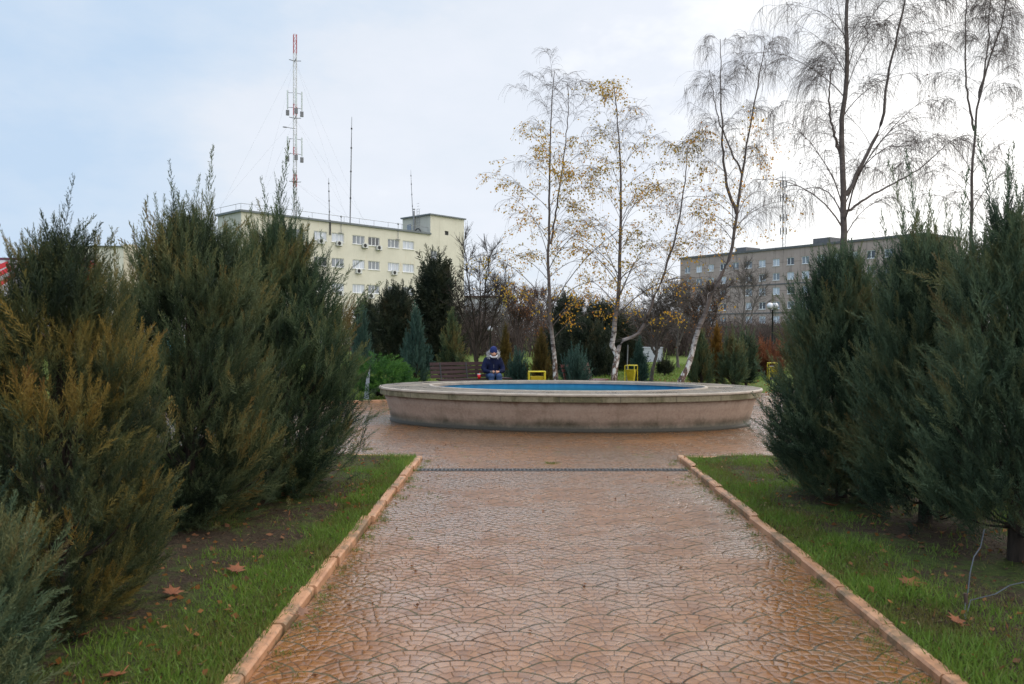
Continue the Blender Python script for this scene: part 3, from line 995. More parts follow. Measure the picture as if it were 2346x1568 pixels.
# ================================================================== BENCHES, CUP, PERSON
def bench(label, wood, loc, rz, L=1.95):
    t = thing('park_bench', label, 'bench', loc, rz)
    mb = MB()
    for k in range(4):                                       # leaning back slats
        z = .45 + k * .105; y = .24 + k * .030
        Mx = Matrix.Translation((0, y, z)) @ Matrix.Rotation(R(-14), 4, 'X')
        mb.box(-L / 2, L / 2, -.014, .014, 0, .082, Mx)
    mb.build('backrest', M[wood], t)
    mb = MB()
    for k in range(4):
        mb.box(-L / 2 + .12, L / 2 + .12, -.22 + k * .108, -.22 + k * .108 + .09, .40, .432)
    mb.build('seat', M[wood], t)
    for x in (-L * .36, 0.02, L * .36):
        mb = MB()
        mb.tube([(x, -.20, .0), (x, -.19, .37), (x, .17, .385), (x, .23, .45), (x, .345, .84)], .022, 8)
        mb.tube([(x, .34, 0), (x, .17, .385)], .022, 8)
        mb.build('leg', M['black_metal'], t)
    return t
BD = 20.6
bx0, bx1 = px(990, 0, 19.6).x, px(1158, 0, 21.0).x
brz = math.atan2(1.2, bx1 - bx0) * .75
bpos = ((bx0 + bx1) / 2, 20.25, 0)
bench('dark brown slatted park bench behind the fountain, holding the seated person', 'bench_wood', bpos, brz)
bench('reddish brown park bench seen from its end, half hidden by grey green juniper', 'bench_wood_red', (px(1345, 0, 20).x, 20.0, -.03), R(58), 1.5)

cp = px(1098, 862, 20.25)
t = thing('paper_cup', 'small red drinking cup standing on the seat of the dark bench', 'cup', (cp.x, 20.14, .434))
MB().lathe([(.001, 0), (.036, 0), (.048, .115), (.044, .115), (.034, .006), (.001, .006)], 20).build('cup_body', M['red_plastic'], t, True)
MB().lathe([(.0485, .11), (.05, .118), (.046, .126), (.001, .127)], 20).build('lid', M['globe'], t, True)
MB().tube([(.01, 0, .12), (.02, 0, .18)], .005, 6).build('straw', M['red_plastic'], t)

pl = Vector((px(1130, 0, 20.35).x, 20.27, 0))
pr = thing('person', 'person in blue beanie, fur hooded navy jacket and jeans seated on bench looking at phone', 'person', tuple(pl), brz * .4)


def flesh(name, chains, balls, mat, voxel, parent, smooth_it=2):
    mb = MB()
    for pts, rad in chains:
        mb.tube(pts, rad, 14)
        rr = rad if isinstance(rad, (list, tuple)) else [rad] * len(pts)
        for p, r_ in zip(pts, rr): mb.ball(p, r_, 12, 8)
    for c, r_ in balls: mb.ball(c, r_, 18, 12)
    o = mb.build(name, mat, parent)
    rm_ = o.modifiers.new('r', 'REMESH'); rm_.mode = 'VOXEL'; rm_.voxel_size = voxel
    sm = o.modifiers.new('s', 'SMOOTH'); sm.iterations = smooth_it; sm.factor = .5
    return bake_mods(o)

# body: one continuous surface (head, neck, torso, arms with hands, legs with feet)
ch, bl = [], []
hc = (0, -.085, 1.115)
bl += [(hc, (.072, .088, .095)), ((0, -.125, 1.065), (.056, .052, .050)), ((0, -.172, 1.085), (.012, .016, .016)), ((0, -.168, 1.10), (.010, .012, .022)),
       ((.074, -.075, 1.10), (.012, .022, .03)), ((-.074, -.075, 1.10), (.012, .022, .03)), ((0, -.160, 1.045), (.022, .010, .007))]
ch += [([(0, .01, .94), (0, -.02, 1.02), (0, -.06, 1.08)], [.07, .058, .055]),
       ([(0, .06, .50), (0, .08, .68), (0, .05, .86)], [.135, .125, .13])]
for s in (-1, 1):
    ch += [([(.15 * s, .04, .90), (.240 * s, -.012, .70), (.222 * s, -.10, .632), (.13 * s, -.232, .613), (.085 * s, -.275, .615)], [.058, .044, .038, .032, .026]),
           ([(.085 * s, .05, .50), (.105 * s, -.36, .50), (.10 * s, -.40, .28), (.095 * s, -.385, .09)], [.085, .062, .050, .036]),
           ([(.095 * s, -.385, .06), (.105 * s, -.53, .04)], [.036, .028])]
    # palm, thumb and four fingers curled round the phone
    w = Vector((.085 * s, -.275, .615))
    pm = Vector((.060 * s, -.305, .615))
    ch += [([w, pm], [.024, .026])]
    for k in range(4):
        b0 = pm + Vector((.004 * s, -.012, .020 - .014 * k))
        ln = (.030, .034, .031, .024)[k]
        ch += [([b0, b0 + Vector((-.006 * s, -ln, -.004)), b0 + Vector((-.030 * s, -ln - .008, -.006)), b0 + Vector((-.042 * s, -ln + .006, -.006))], [.0085, .008, .0075, .007])]
    ch += [([pm + Vector((-.002 * s, .0, .018)), pm + Vector((-.016 * s, -.022, .034)), pm + Vector((-.030 * s, -.034, .032))], [.010, .009, .008])]
flesh('body', ch, bl, M['skin'], .0065, pr, 1)
for s in (-1, 1):
    MB().ball((.028 * s, -.160, 1.105), (.012, .007, .006), 10, 6).build('eye', M['hair'], pr, True)
# clothing
ch = [([(0, .05, .47), (0, .075, .62), (0, .07, .76), (0, .045, .90)], [.175, .168, .172, .150])]
bl = [((0, .05, .93), (.17, .12, .075)), ((0, -.02, .56), (.17, .15, .08))]
for s in (-1, 1):
    ch += [([(.165 * s, .04, .905), (.245 * s, -.01, .70), (.225 * s, -.10, .63), (.125 * s, -.235, .612)], [.082, .072, .064, .046])]
    bl += [((.13 * s, .04, .82), (.11, .12, .12))]
flesh('jacket', ch, bl, M['jacket'], .011, pr, 3)
mb = MB()
for k in range(5):
    mb.box(-.003, .003, -.122 + .012 * k, -.112 + .012 * k, .70 + .05 * k, .745 + .05 * k)
mb.build('zip', M['grey_metal'], pr)
ch = []
for s in (-1, 1):
    ch += [([(.085 * s, .06, .505), (.095 * s, -.15, .515), (.098 * s, -.37, .505), (.098 * s, -.405, .28), (.096 * s, -.39, .11)], [.108, .10, .080, .068, .062])]
flesh('trousers', ch, [((0, .06, .50), (.165, .12, .09))], M['jeans'], .011, pr, 3)
for s in (-1, 1):
    flesh('boot', [([(.095 * s, -.385, .05), (.105 * s, -.55, .042)], [.052, .042]), ([(.095 * s, -.385, .06), (.095 * s, -.39, .15)], [.054, .056])], [], M['boots'], .011, pr, 2)
o = MB().lathe([(.001, .125), (.04, .118), (.075, .088), (.094, .04), (.097, -.005), (.097, -.03), (.090, -.032)], 28, 1, 1.08).build('beanie', M['beanie'], pr, True)
o.location = (0, -.075, 1.145); o.rotation_euler = (R(14), 0, 0)
# fluffy hood trim: ring of little tufts behind and beside the face
Pf, Df = [], []
for i in range(900):
    a = random.uniform(R(-75), R(255))
    rr = .118 + random.gauss(0, .016)
    p = Vector((math.cos(a) * rr * 1.12, .0 + random.gauss(0, .018) - .02 * abs(math.cos(a)), 1.06 + math.sin(a) * rr * .95 - .02))
    Pf.append(p); Df.append((math.cos(a) + random.gauss(0, .6), random.gauss(-.2, .6), math.sin(a) + random.gauss(0, .6)))
hood = MB()
ring = [(math.cos(R(a)) * .115 * 1.1, .0, 1.04 + math.sin(R(a)) * .105) for a in range(-75, 260, 12)]
hood.tube(ring, .030, 10)
ho = hood.build('fur_hood', M['fur'], pr, True)
fo = Foliage().leaves(np.array(Pf), np.array(Df), .035, .012, np.full(len(Pf), .5))
fo.build('hood_fluff', M['fur'], ho)
fl = flesh('scarf', [([(-.085, -.08, 1.02), (-.05, -.135, .985), (.05, -.135, .985), (.085, -.08, 1.02)], .024)], [], M['fur'], .010, pr, 2)
t = thing('phone', 'dark phone held low in both hands by the seated person', 'phone', tuple(pl + Vector((0, -.335, .622))), brz * .4)
MB().bbox(-.068, .068, -.006, .006, -.034, .034, .004, Matrix.Rotation(R(-50), 4, 'X')).build('phone_case', M['phone'], t)
MB().box(-.060, .060, .0064, .0068, -.030, .030, Matrix.Rotation(R(-50), 4, 'X')).build('screen', M['glass_dark'], t)

# ================================================================== LITTER BINS, LAMPS, POSTS
def bin_(label, loc, rz, k=1.0):
    t = thing('litter_bin', label, 'bin', loc, rz, 'yellow litter bins in the park')
    t.scale = (k, k, k)
    w, d, h = .19, .13, .70
    for s in (-1, 1):
        mb = MB().tube([(s * w, -d, 0), (s * w, -d, h - .02), (s * w, -d + .02, h), (s * w, d - .02, h), (s * w, d, h - .02), (s * w, d, 0)], .013, 8)
        mb.build('leg', M['yellow_paint'], t)
    for y_ in (-d, d): MB().tube([(-w, y_, h - .004), (w, y_, h - .004)], .012, 8).build('top_bar', M['yellow_paint'], t)
    mb = MB()
    for s in (-1, 1):
        pass
    b0, b1, z0, z1 = .10, .155, .26, .585
    v = [(-b0, -.07, z0), (b0, -.07, z0), (b0, .07, z0), (-b0, .07, z0), (-b1, -.115, z1), (b1, -.115, z1), (b1, .115, z1), (-b1, .115, z1),
         (-b1 + .008, -.107, z1), (b1 - .008, -.107, z1), (b1 - .008, .107, z1), (-b1 + .008, .107, z1), (-b0, -.065, z0 + .02), (b0, -.065, z0 + .02), (b0, .065, z0 + .02), (-b0, .065, z0 + .02)]
    f = [(3, 2, 1, 0)] + [(i, (i + 1) % 4, 4 + (i + 1) % 4, 4 + i) for i in range(4)] + [(4 + i, 4 + (i + 1) % 4, 8 + (i + 1) % 4, 8 + i) for i in range(4)] + \
        [(8 + i, 8 + (i + 1) % 4, 12 + (i + 1) % 4, 12 + i) for i in range(4)] + [(12, 13, 14, 15)]
    mb.add(v, f).build('bucket', M['yellow_dark'], t)
    MB().tube([(-w, 0, .50), (w, 0, .50)], .009, 8).build('pivot', M['yellow_paint'], t)
    return t
bin_('yellow litter bin facing the camera, right behind the fountain near the bench', (px(1230, 0, 18.5).x, 18.55, 0), R(3), 1.0)
bin_('yellow litter bin seen edge on, right of the forked birch', (px(1446, 0, 21.5).x, 21.5, .02), R(68), 1.0)
bin_('yellow litter bin half hidden by the right hand junipers, near the lamp post', (px(1770, 0, 24.5).x, 24.5, -.03), R(80), 1.0)


def lamp(label, loc, H, globes):
    t = thing('street_lamp', label, 'lamp', loc)
    MB().lathe([(.09, 0), (.09, .10), (.06, .14), (.05, .5), (.038, .52), (.032, H - .12), (.05, H - .11), (.05, H - .08), (.02, H - .06)], 14).build('pole', M['black_metal'], t, True)
    for gx_ in globes:
        if abs(gx_) > .01:
            MB().tube([(0, 0, H - .2), (gx_ * .7, 0, H - .16), (gx_, 0, H - .02)], .015, 8).build('arm', M['black_metal'], t)
        g_ = MB().ball((gx_, 0, H + .08), .125, 20, 14).build('globe', M['globe'], t, True)
        MB().lathe([(.06, H - .05), (.07, H - .03), (.05, H - .01)], 12, loc=(gx_, 0, 0)).build('collar', M['black_metal'], g_)
    return t
LD = 31.0
lp = px(1770, 0, LD)
lamp('tall black park lamp with a white globe in front of the grey building', (lp.x, LD, 0), EYE + (HY - 706) / F * LD, (-.10, .10))
lp = px(1123, 0, 36)
lamp('park lamp with single white globe behind the seated person', (lp.x, 36, 0), EYE + (HY - 758) / F * 36, (0,))
lp = px(1768, 0, 27)
t = thing('bollard_light', 'short dark post with pale cap beside the right junipers', 'bollard', (lp.x, 27, 0))
MB().lathe([(.10, 0), (.10, .06), (.07, .08), (.065, .36), (.09, .38)], 14).build('post', M['black_metal'], t, True)
MB().lathe([(.10, .38), (.11, .41), (.06, .46), (.01, .47)], 14).build('cap', M['post_grey'], t, True)
pp = px(1437, 790, 22)
tag(MB().tube([(0, 0, 0), (.0, 0, .7), (.02, 0, 1.27)], .016, 8).build('metal_pole', M['grey_metal'], None, False, (pp.x, 22, 0)), 'thin grey metal pole standing beside the edge on yellow bin', 'pole')
pp = px(840, 0, 18.9)
o = MB().add([(-.07, 0, 0), (.05, 0, 0), (.05, .05, 0), (-.07, .05, 0), (-.01, 0, .52), (.075, 0, .74), (.075, .05, .74), (-.01, .05, .52)],
             [(3, 2, 1, 0), (4, 5, 6, 7), (0, 1, 5, 4), (1, 2, 6, 5), (2, 3, 7, 6), (3, 0, 4, 7)]).build('stone_marker', M['post_grey'], None, False, (pp.x, 18.9, 0))
tag(o, 'pale grey pointed slab standing before the bright green bush', 'marker')
# bent wire by the near right juniper
t0_ = gx(2212, 1421)
o = MB().tube([t0_ + Vector((-.10, -.16, .04)), t0_ + Vector((0, 0, .10)), t0_ + Vector((.02, .01, .16)), t0_ + Vector((.055, .05, .25)), t0_ + Vector((.10, .09, .33)), t0_ + Vector((.15, .11, .38)), t0_ + Vector((.185, .13, .48))], .0032, 6) \
    .tube([t0_ + Vector((-.10, -.16, .04)), t0_ + Vector((.04, .02, .105)), t0_ + Vector((.20, .05, .13)), t0_ + Vector((.30, .08, .17)), t0_ + Vector((.6, .16, .20))], .0032, 6).build('bent_wire', M['wire'])
tag(o, 'bent grey wire rising from the grass beside the nearest right juniper', 'wire')
o = MB().tube([(0, 0, -.03), (.004, 0, .1), (0, .004, .15)], [.012, .011, .010], 8).build('wooden_stake', M['stake'], None, False, tuple(t0_))
tag(o, 'short brown stake in the grass holding the bent wire', 'stake')

# ================================================================== BUILDINGS
def wall_open(mb, W, H, ops, z0=0.0, rev=.16):
    xs = sorted({0, W, *[v for o in ops for v in (o[0], o[1])]}); zs = sorted({z0, H, *[v for o in ops for v in (o[2], o[3])]})
    for a, b_ in zip(xs[:-1], xs[1:]):
        for c, d in zip(zs[:-1], zs[1:]):
            mx, mz = (a + b_) / 2, (c + d) / 2
            if any(o[0] < mx < o[1] and o[2] < mz < o[3] for o in ops): continue
            mb.add([(a, 0, c), (b_, 0, c), (b_, 0, d), (a, 0, d)], [(0, 1, 2, 3)])
    for x0, x1, c, d in ops:
        mb.add([(x0, 0, c), (x1, 0, c), (x1, 0, d), (x0, 0, d), (x0, rev, c), (x1, rev, c), (x1, rev, d), (x0, rev, d)],
               [(0, 4, 5, 1), (1, 5, 6, 2), (2, 6, 7, 3), (3, 7, 4, 0)])


def window(parent, x0, x1, z0, z1, mats, splits=(.33, .66), y=.10, fw=.06, sill=True):
    mb = MB()
    mb.box(x0, x1, y, y + .05, z0, z0 + fw).box(x0, x1, y, y + .05, z1 - fw, z1)
    mb.box(x0, x0 + fw, y + .001, y + .049, z0 + fw, z1 - fw).box(x1 - fw, x1, y + .001, y + .049, z0 + fw, z1 - fw)
    for s in splits:
        xm = x0 + (x1 - x0) * s
        mb.box(xm - fw * .6, xm + fw * .6, y + .002, y + .048, z0 + fw, z1 - fw)
    if sill: mb.box(x0 - .06, x1 + .06, -.10, y, z0 - .06, z0 - .002)
    o = mb.build('window', M['frame_white'], parent)
    e = [0, *splits, 1]
    pm = MB().add([(x0, y + .03, z0), (x1, y + .03, z0), (x1, y + .03, z1), (x0, y + .03, z1)], [(0, 1, 2, 3)])
    pm.build('pane', M[mats], o)
    return o


# ---- beige office building, left
AL = R(42.5)
D0 = 91.0
c0 = px(552.5, 485, D0)
BR = math.pi / 2 - AL
bb = thing('office_building', 'beige five storey office building with white windows, rust streaks and rooftop tower', 'building', (c0.x, D0, 0), BR)
sa, ca = math.sin(AL), math.cos(AL)
def s_of(xp):
    q = (xp / 1.0912 - CX) / F
    return (q * D0 - c0.x) / (sa - q * ca)
RH = c0.z
WL = s_of(1076)
s_t2 = s_of(1160)
cols = [(s_of(a), s_of(b_)) for a, b_ in ((785, 817), (829, 860), (881.4, 911.8), (920.7, 949), (969.8, 998), (1007, 1035))]
pitch = cols[2][0] - cols[0][0]
cols = [(c[0] - pitch, c[1] - pitch) for c in cols[:2]] + cols
cols = [c for c in cols if c[0] > .5]
ops = []
for k in range(5):
    zt = 14.35 - 3.2 * k
    for c in cols: ops.append((c[0], c[1], zt - 1.15, zt))
mb = MB(); wall_open(mb, WL, RH, ops)
BDp = 5.6
mb.build('facade', M['beige_wall'], bb)
o = MB().add([(0, 0, 0), (0, BDp, 0), (0, BDp, RH), (0, 0, RH)], [(0, 3, 2, 1)]).add([(0, BDp, 0), (WL, BDp, 0), (WL, BDp, RH), (0, BDp, RH)], [(0, 1, 2, 3)]).build('side_wall', M['beige_wall_shaded'], bb)
wm = ['glass_curtain', 'glass_curtain', 'glass_mid', 'glass_curtain', 'glass_dark', 'glass_mid', 'glass_mid']
for i, (a, b_, c, d) in enumerate(ops):
    row = i // len(cols)
    g_ = wm[(i * 5 + row * 3) % 7] if row < 2 else wm[(i * 3 + 2 * row + 2) % 7]
    window(bb, a, b_, c, d, g_, (.34, .66) if i % 3 else (.30, .62), .10, .07)
mb = MB()
mb.box(-.25, WL, -.25, -.002, RH - .02, RH + .22).box(-.25, -.002, -.002, BDp + .2, RH - .02, RH + .22)
mb.build('roof_edge', M['roof_trim'], bb)
MB().box(0, WL, 0, BDp, RH, RH + .1).build('roof', M['roof_grey'], bb)
mb = MB()
z1 = RH + 1.0
mb.tube([(.1, BDp - .2, z1), (.1, .25, z1), (WL - .2, .25, z1)], .028, 5)
k = .1
while k < WL: mb.tube([(k, .25, RH), (k, .25, z1)], .022, 5); k += 2.4
for k in (.25, .9): mb.tube([(.1, BDp * k, RH), (.1, BDp * k, z1)], .022, 5)
mb.build('roof_railing', M['grey_metal'], bb)
# stair tower
TH = EYE + (HY - 493) / F * (D0 + WL * ca)
tw = MB()
TW = s_t2 - WL
mb2 = MB()
tops = [(.05, 1.35, 14.35 - 2.35, 14.35 - .95), (.05, 1.35, 14.35 - 5.5, 14.35 - 4.1), (TW * .42, TW * .42 + .75, TH - 2.6, TH - 2.0)]
wall_open(mb2, TW, TH, tops)
v = [Vector(p) + Vector((WL, 0, 0)) for p in mb2.v]
tw.add(v, mb2.f)
tw.add([(s_t2, 0, 0), (s_t2, 6.2, 0), (s_t2, 6.2, TH), (s_t2, 0, TH)], [(0, 1, 2, 3)])
tobj = tw.build('stair_tower', M['beige_wall'], bb)
tl = MB().add([(WL, 0, RH), (WL, 6.2, RH), (WL, 6.2, TH), (WL, 0, TH)], [(0, 3, 2, 1)]).build('tower_side', M['beige_wall_shaded'], tobj)
MB().box(WL - .25, s_t2 + .25, -.25, 6.4, TH, TH + .2).build('tower_roof', M['roof_trim'], tobj)
for q in tops[:2]: window(bb, WL + q[0], WL + q[1], q[2], q[3], 'glass_mid', (.5,), .10, .07)
MB().box(WL + tops[2][0], WL + tops[2][1], .14, .15, tops[2][2], tops[2][3]).build('vent', M['black_metal'], tobj)
mb = MB().box(WL - .06, WL - .01, 4.2, 5.1, RH + .1, RH + 1.9)
mb.build('door', M['glass_mid'], tobj)
mb = MB()
for y_ in (2.2, 2.7): mb.tube([(WL - .2, y_, RH), (WL - .2, y_, TH + 1.1), (WL + .5, y_, TH + 1.1)], .03, 5)
for k in range(12): mb.tube([(WL - .2, 2.2, RH + .4 * k + .3), (WL - .2, 2.7, RH + .4 * k + .3)], .02, 4)
mb.build('ladder', M['grey_metal'], tobj)
MB().tube([(WL - .25, 3.3, RH + .1), (WL - .25, 3.3, TH + .9)], .13, 10).tube([(WL - .25, 3.3, TH + 1.05), (WL - .25, 3.3, TH + 1.2)], .17, 10).build('flue', M['grey_metal'], tobj)
mb = MB()
arcp = [(WL - .5, 2.2 - 1.2 * math.cos(a) * .6, RH + .2 + .8 * math.sin(a)) for a in np.linspace(.1, 3.0, 9)]
mb.tube(arcp, .09, 6).build('hose', M['black_metal'], tobj)
# downpipes
mb = MB()
for s_, z_ in ((cols[2][1] - pitch + .55, 13.6), (cols[3][0] + .0 - pitch + .0, 0)):
    pass
dp = s_of(824.5)
mb.tube([(dp, -.09, RH - 1.6), (dp, -.09, RH + .3)], .10, 8)
mb.build('downpipe', M['black_metal'], bb)
for xp, z_ in ((851.5, RH - 1.0), (994, RH - 1.0)):
    s_ = s_of(xp)
    MB().tube([(s_, -.12, z_ - .2), (s_, -.12, RH + .8)], .035, 6).ball((s_, -.12, RH + .9), .14, 8, 6).box(s_ - .35, s_ + .35, -.14, -.02, z_ - .25, z_ - .18).build('wall_lamp', M['grey_metal'], bb)
# air conditioners under the windows
def ac(xp, yp):
    s_ = s_of(xp); d_ = D0 + s_ * ca
    z_ = EYE + (831.5 - yp) / 1.0912 / F * d_
    mb = MB().bbox(s_ - .42, s_ + .42, -.42, -.10, z_ - .30, z_ + .30, .03)
    o = mb.build('air_conditioner', M['ac_white'], bb)
    Mx = Matrix.Translation((s_ - .10, -.425, z_)) @ Matrix.Rotation(R(90), 4, 'X')
    MB().lathe([(.001, 0), (.06, .0), (.06, .012), (.23, .0), (.245, .012), (.245, -.01)], 20).build('fan_grille', M['black_metal'], o).matrix_local = Mx
    MB().box(s_ - .36, s_ - .32, -.40, 0, z_ - .36, z_ - .305).box(s_ + .32, s_ + .36, -.40, 0, z_ - .36, z_ - .305).build('bracket', M['grey_metal'], o)
for xp, yp in ((800, 604), (845.5, 609.5), (910, 615), (945, 620.5), (894.5, 678.5), (983.5, 682.5), (848, 734), (925.5, 741)): ac(xp, yp)

# ---- lattice mast and whip antennas on the roof
MD = 101.0
mp = px(676, 0, MD)
rz0 = RH + .1
mtop = EYE + (HY - 80) / F * MD
t = thing('radio_mast', 'tall red and white lattice radio mast rising from the office roof', 'mast', (mp.x, MD, rz0), .4)
Hm = mtop - rz0
bands = [(0, .09, 'mast_white'), (.09, .19, 'mast_white'), (.19, .255, 'mast_red'), (.255, .36, 'mast_white'), (.36, .40, 'mast_red'), (.40, .57, 'mast_white'), (.57, .63, 'mast_red'), (.63, .90, 'mast_white'), (.90, 1.0, 'mast_red')]
for i, (a, b_, mm) in enumerate(bands):
    mb = MB()
    w0 = .20
    n_ = max(2, int((b_ - a) * Hm / .75))
    for sx in (-1, 1):
        for sy in (-1, 1):
            mb.tube([(sx * w0, sy * w0, a * Hm), (sx * w0, sy * w0, b_ * Hm)], .032, 5)
    cs = [(-w0, -w0), (w0, -w0), (w0, w0), (-w0, w0)]
    for k in range(n_):
        z_0, z_1 = a * Hm + (b_ - a) * Hm * k / n_, a * Hm + (b_ - a) * Hm * (k + 1) / n_
        for f_ in range(4):
            p, q = cs[f_], cs[(f_ + 1) % 4]
            if k % 2: p, q = q, p
            mb.tube([(*p, z_0), (*q, z_1)], .024, 4, False)
            mb.tube([(*cs[f_], z_1), (*cs[(f_ + 1) % 4], z_1)], .022, 4, False)
    mb.build('lattice_section', M[mm], t)
for zf in (.86, .555, .215):
    mb = MB()
    for a in (0, 90, 180, 270):
        mb.tube([(0, 0, zf * Hm), (.75 * math.cos(R(a)), .75 * math.sin(R(a)), zf * Hm + .1)], .05, 5)
    mb.build('cross_arm', M['mast_grey'], t)
for zf in (.60, .355):
    for a in (20, 160, 270):
        mb = MB()
        ex, ey = .95 * math.cos(R(a)), .95 * math.sin(R(a))
        mb.box(ex - .085, ex + .085, ey - .06, ey + .06, zf * Hm + .1, zf * Hm + 2.5)
        o = mb.build('antenna_panel', M['antenna_pale'], t)
        MB().tube([(ex * .3, ey * .3, zf * Hm + .3), (ex, ey, zf * Hm + .3)], .035, 5).tube([(ex * .3, ey * .3, zf * Hm + 2.2), (ex, ey, zf * Hm + 2.2)], .035, 5).box(ex - .2, ex + .2, ey - .15, ey + .15, zf * Hm - .7, zf * Hm - .05).build('mount', M['mast_grey'], o)
mb = MB().tube([(0, 0, .50 * Hm), (-1.2, -.3, .50 * Hm)], .04, 5).ball((-1.3, -.3, .50 * Hm), (.3, .06, .09), 8, 6)
mb.build('side_antenna', M['mast_grey'], t)
mb = MB()
for zf, dx_ in ((.86, 9.5), (.555, 10), (.215, 9.0)):
    for sx, sy in ((1, .6), (-1, -.4), (-.5, 1), (.7, -.25)):
        mb.tube([(0, 0, zf * Hm), (dx_ * sx, dx_ * sy * .3, .2)], .005, 3, False)
mb.build('guy_wires', M['mast_grey'], t)

def whip(label, xb, yb, xt, yt, d, r0=.07):
    p, q = px(xb, yb, d), px(xt, yt, d)
    h = q.z - p.z; dx_ = q.x - p.x
    t = thing('whip_antenna', label, 'antenna', (p.x, d, p.z - .25), 0, 'whip antennas on the office roof')
    MB().tube([(0, 0, 0), (dx_ * .3, 0, h * .3), (dx_ * .7, 0, h * .7), (dx_, 0, h + .25)], [r0, r0, r0 * .8, r0 * .35], 6).build('rod', M['mast_grey'], t)
    mb = MB()
    for f_ in (.25, .5, .72, .9): mb.lathe([(r0 * 1.2, h * f_), (r0 * 1.6, h * f_ + .05), (r0 * 1.2, h * f_ + .2)], 8, loc=(dx_ * f_, 0, 0))
    mb.build('joints', M['black_metal'], t)
whip('tallest thin whip antenna standing on the office roof right of the mast', 802, 513, 806, 268, 106, .085)
whip('short whip antenna on the roof between the lattice mast and the tall whip', 755, 508, 753, 408, 104, .06)
whip('faint thin whip antenna on the stair tower of the office', 946, 497, 941, 390, 116, .05)

# ---- grey panel block, right
E0 = 190.0
e0 = px(1558.5, 595, E0)
gr = thing('apartment_block', 'grey six storey panel building with small windows beyond the birches', 'building', (e0.x, E0, 0), R(-54.6))
GH, GW = e0.z, 58.5
ops = []
for k in range(6):
    zt = GH - 1.9 - 3.05 * k
    for j in range(16):
        if (j in (4, 11)) and k > 0: continue
        x0 = 1.4 + 3.55 * j
        ops.append((x0, x0 + 1.75, zt - 1.55, zt))
mb = MB(); wall_open(mb, GW, GH, ops, 0, .2)
mb.add([(0, 0, 0), (0, 14, 0), (0, 14, GH), (0, 0, GH)], [(0, 3, 2, 1)]).add([(GW, 0, 0), (GW, 14, 0), (GW, 14, GH), (GW, 0, GH)], [(0, 1, 2, 3)])
mb.build('facade', M['grey_panel'], gr)
for i, o_ in enumerate(ops):
    window(gr, *o_, ('glass_mid', 'glass_dark', 'glass_curtain', 'glass_mid', 'glass_curtain')[(i * 7 + i // 16) % 5], (.5,), .12, .10)
MB().box(-.2, GW + .2, -.25, 14, GH, GH + .45).box(14, 17, 3, 8, GH + .45, GH + 1.7).box(34, 38, 3, 8, GH + .45, GH + 1.9).build('roof', M['roof_grey'], gr)
for k in (2, 4):
    MB().box(0, GW, -.10, -.003, GH - 1.9 - 3.05 * k + .55, GH - 1.9 - 3.05 * k + .80).build('string_course', M['roof_grey'], gr)

ax0, ax1 = px(1672, 0, 118).x, px(1830, 0, 118).x
an = thing('annex', 'low cream annex with green roof edge in front of the grey panel building', 'building', (ax0, 118, 0), 0)
AH = EYE + (HY - 752) / F * 118
mb = MB(); wall_open(mb, ax1 - ax0, AH, [])
mb.add([(0, 0, 0), (0, 6, 0), (0, 6, AH), (0, 0, AH)], [(0, 3, 2, 1)]).add([(ax1 - ax0, 0, 0), (ax1 - ax0, 6, 0), (ax1 - ax0, 6, AH), (ax1 - ax0, 0, AH)], [(0, 1, 2, 3)])
mb.build('wall', M['cream_wall'], an)
MB().box(-.2, ax1 - ax0 + .2, -.2, 6, AH, AH + .35).build('roof_edge', M['green_trim'], an)

lx0, lx1 = px(1330, 0, 130).x, px(1562, 0, 130).x
lo = thing('shed', 'long low grey roofed building behind the bare trees', 'building', (lx0, 130, 0), 0)
LHt = EYE + (HY - 722) / F * 130
mb = MB(); wall_open(mb, lx1 - lx0, LHt, [(3 + 4 * i, 5 + 4 * i, 1.0, 2.6) for i in range(4)])
mb.add([(lx1 - lx0, 0, 0), (lx1 - lx0, 8, 0), (lx1 - lx0, 8, LHt), (lx1 - lx0, 0, LHt)], [(0, 1, 2, 3)])
mb.build('wall', M['grey_panel'], lo)
for i in range(4): window(lo, 3 + 4 * i, 5 + 4 * i, 1.0, 2.6, 'glass_dark', (.5,))
MB().add([(-.4, -.4, LHt - .1), (lx1 - lx0 + .4, -.4, LHt - .1), (lx1 - lx0 + .4, 4, LHt + .7), (-.4, 4, LHt + .7), (-.4, 8.4, LHt - .1), (lx1 - lx0 + .4, 8.4, LHt - .1)],
         [(0, 1, 2, 3), (3, 2, 5, 4), (0, 3, 4), (1, 5, 2)]).build('roof', M['roof_grey'], lo)

hx0, hx1 = px(1055, 0, 150).x, px(1175, 0, 150).x
hs_ = thing('house', 'pale distant house with dark eaves behind the bare multi stemmed tree', 'house', (hx0, 150, 0), R(12))
HHt = EYE + (HY - 682) / F * 150
hw = hx1 - hx0
wo = [(1 + 2.6 * i, 2.3 + 2.6 * i, 1 + 3 * k, 2.6 + 3 * k) for i in range(3) for k in range(2)]
mb = MB(); wall_open(mb, hw, HHt, wo)
mb.add([(0, 0, 0), (0, 8, 0), (0, 8, HHt), (0, 0, HHt)], [(0, 3, 2, 1)]).add([(hw, 0, 0), (hw, 8, 0), (hw, 8, HHt), (hw, 0, HHt)], [(0, 1, 2, 3)])
mb.build('wall', M['white_wall'], hs_)
for w_ in wo: window(hs_, *w_, 'glass_dark', (.5,))
MB().box(-.4, hw + .4, -.4, 8.4, HHt, HHt + .35).build('roof', M['stake'], hs_)

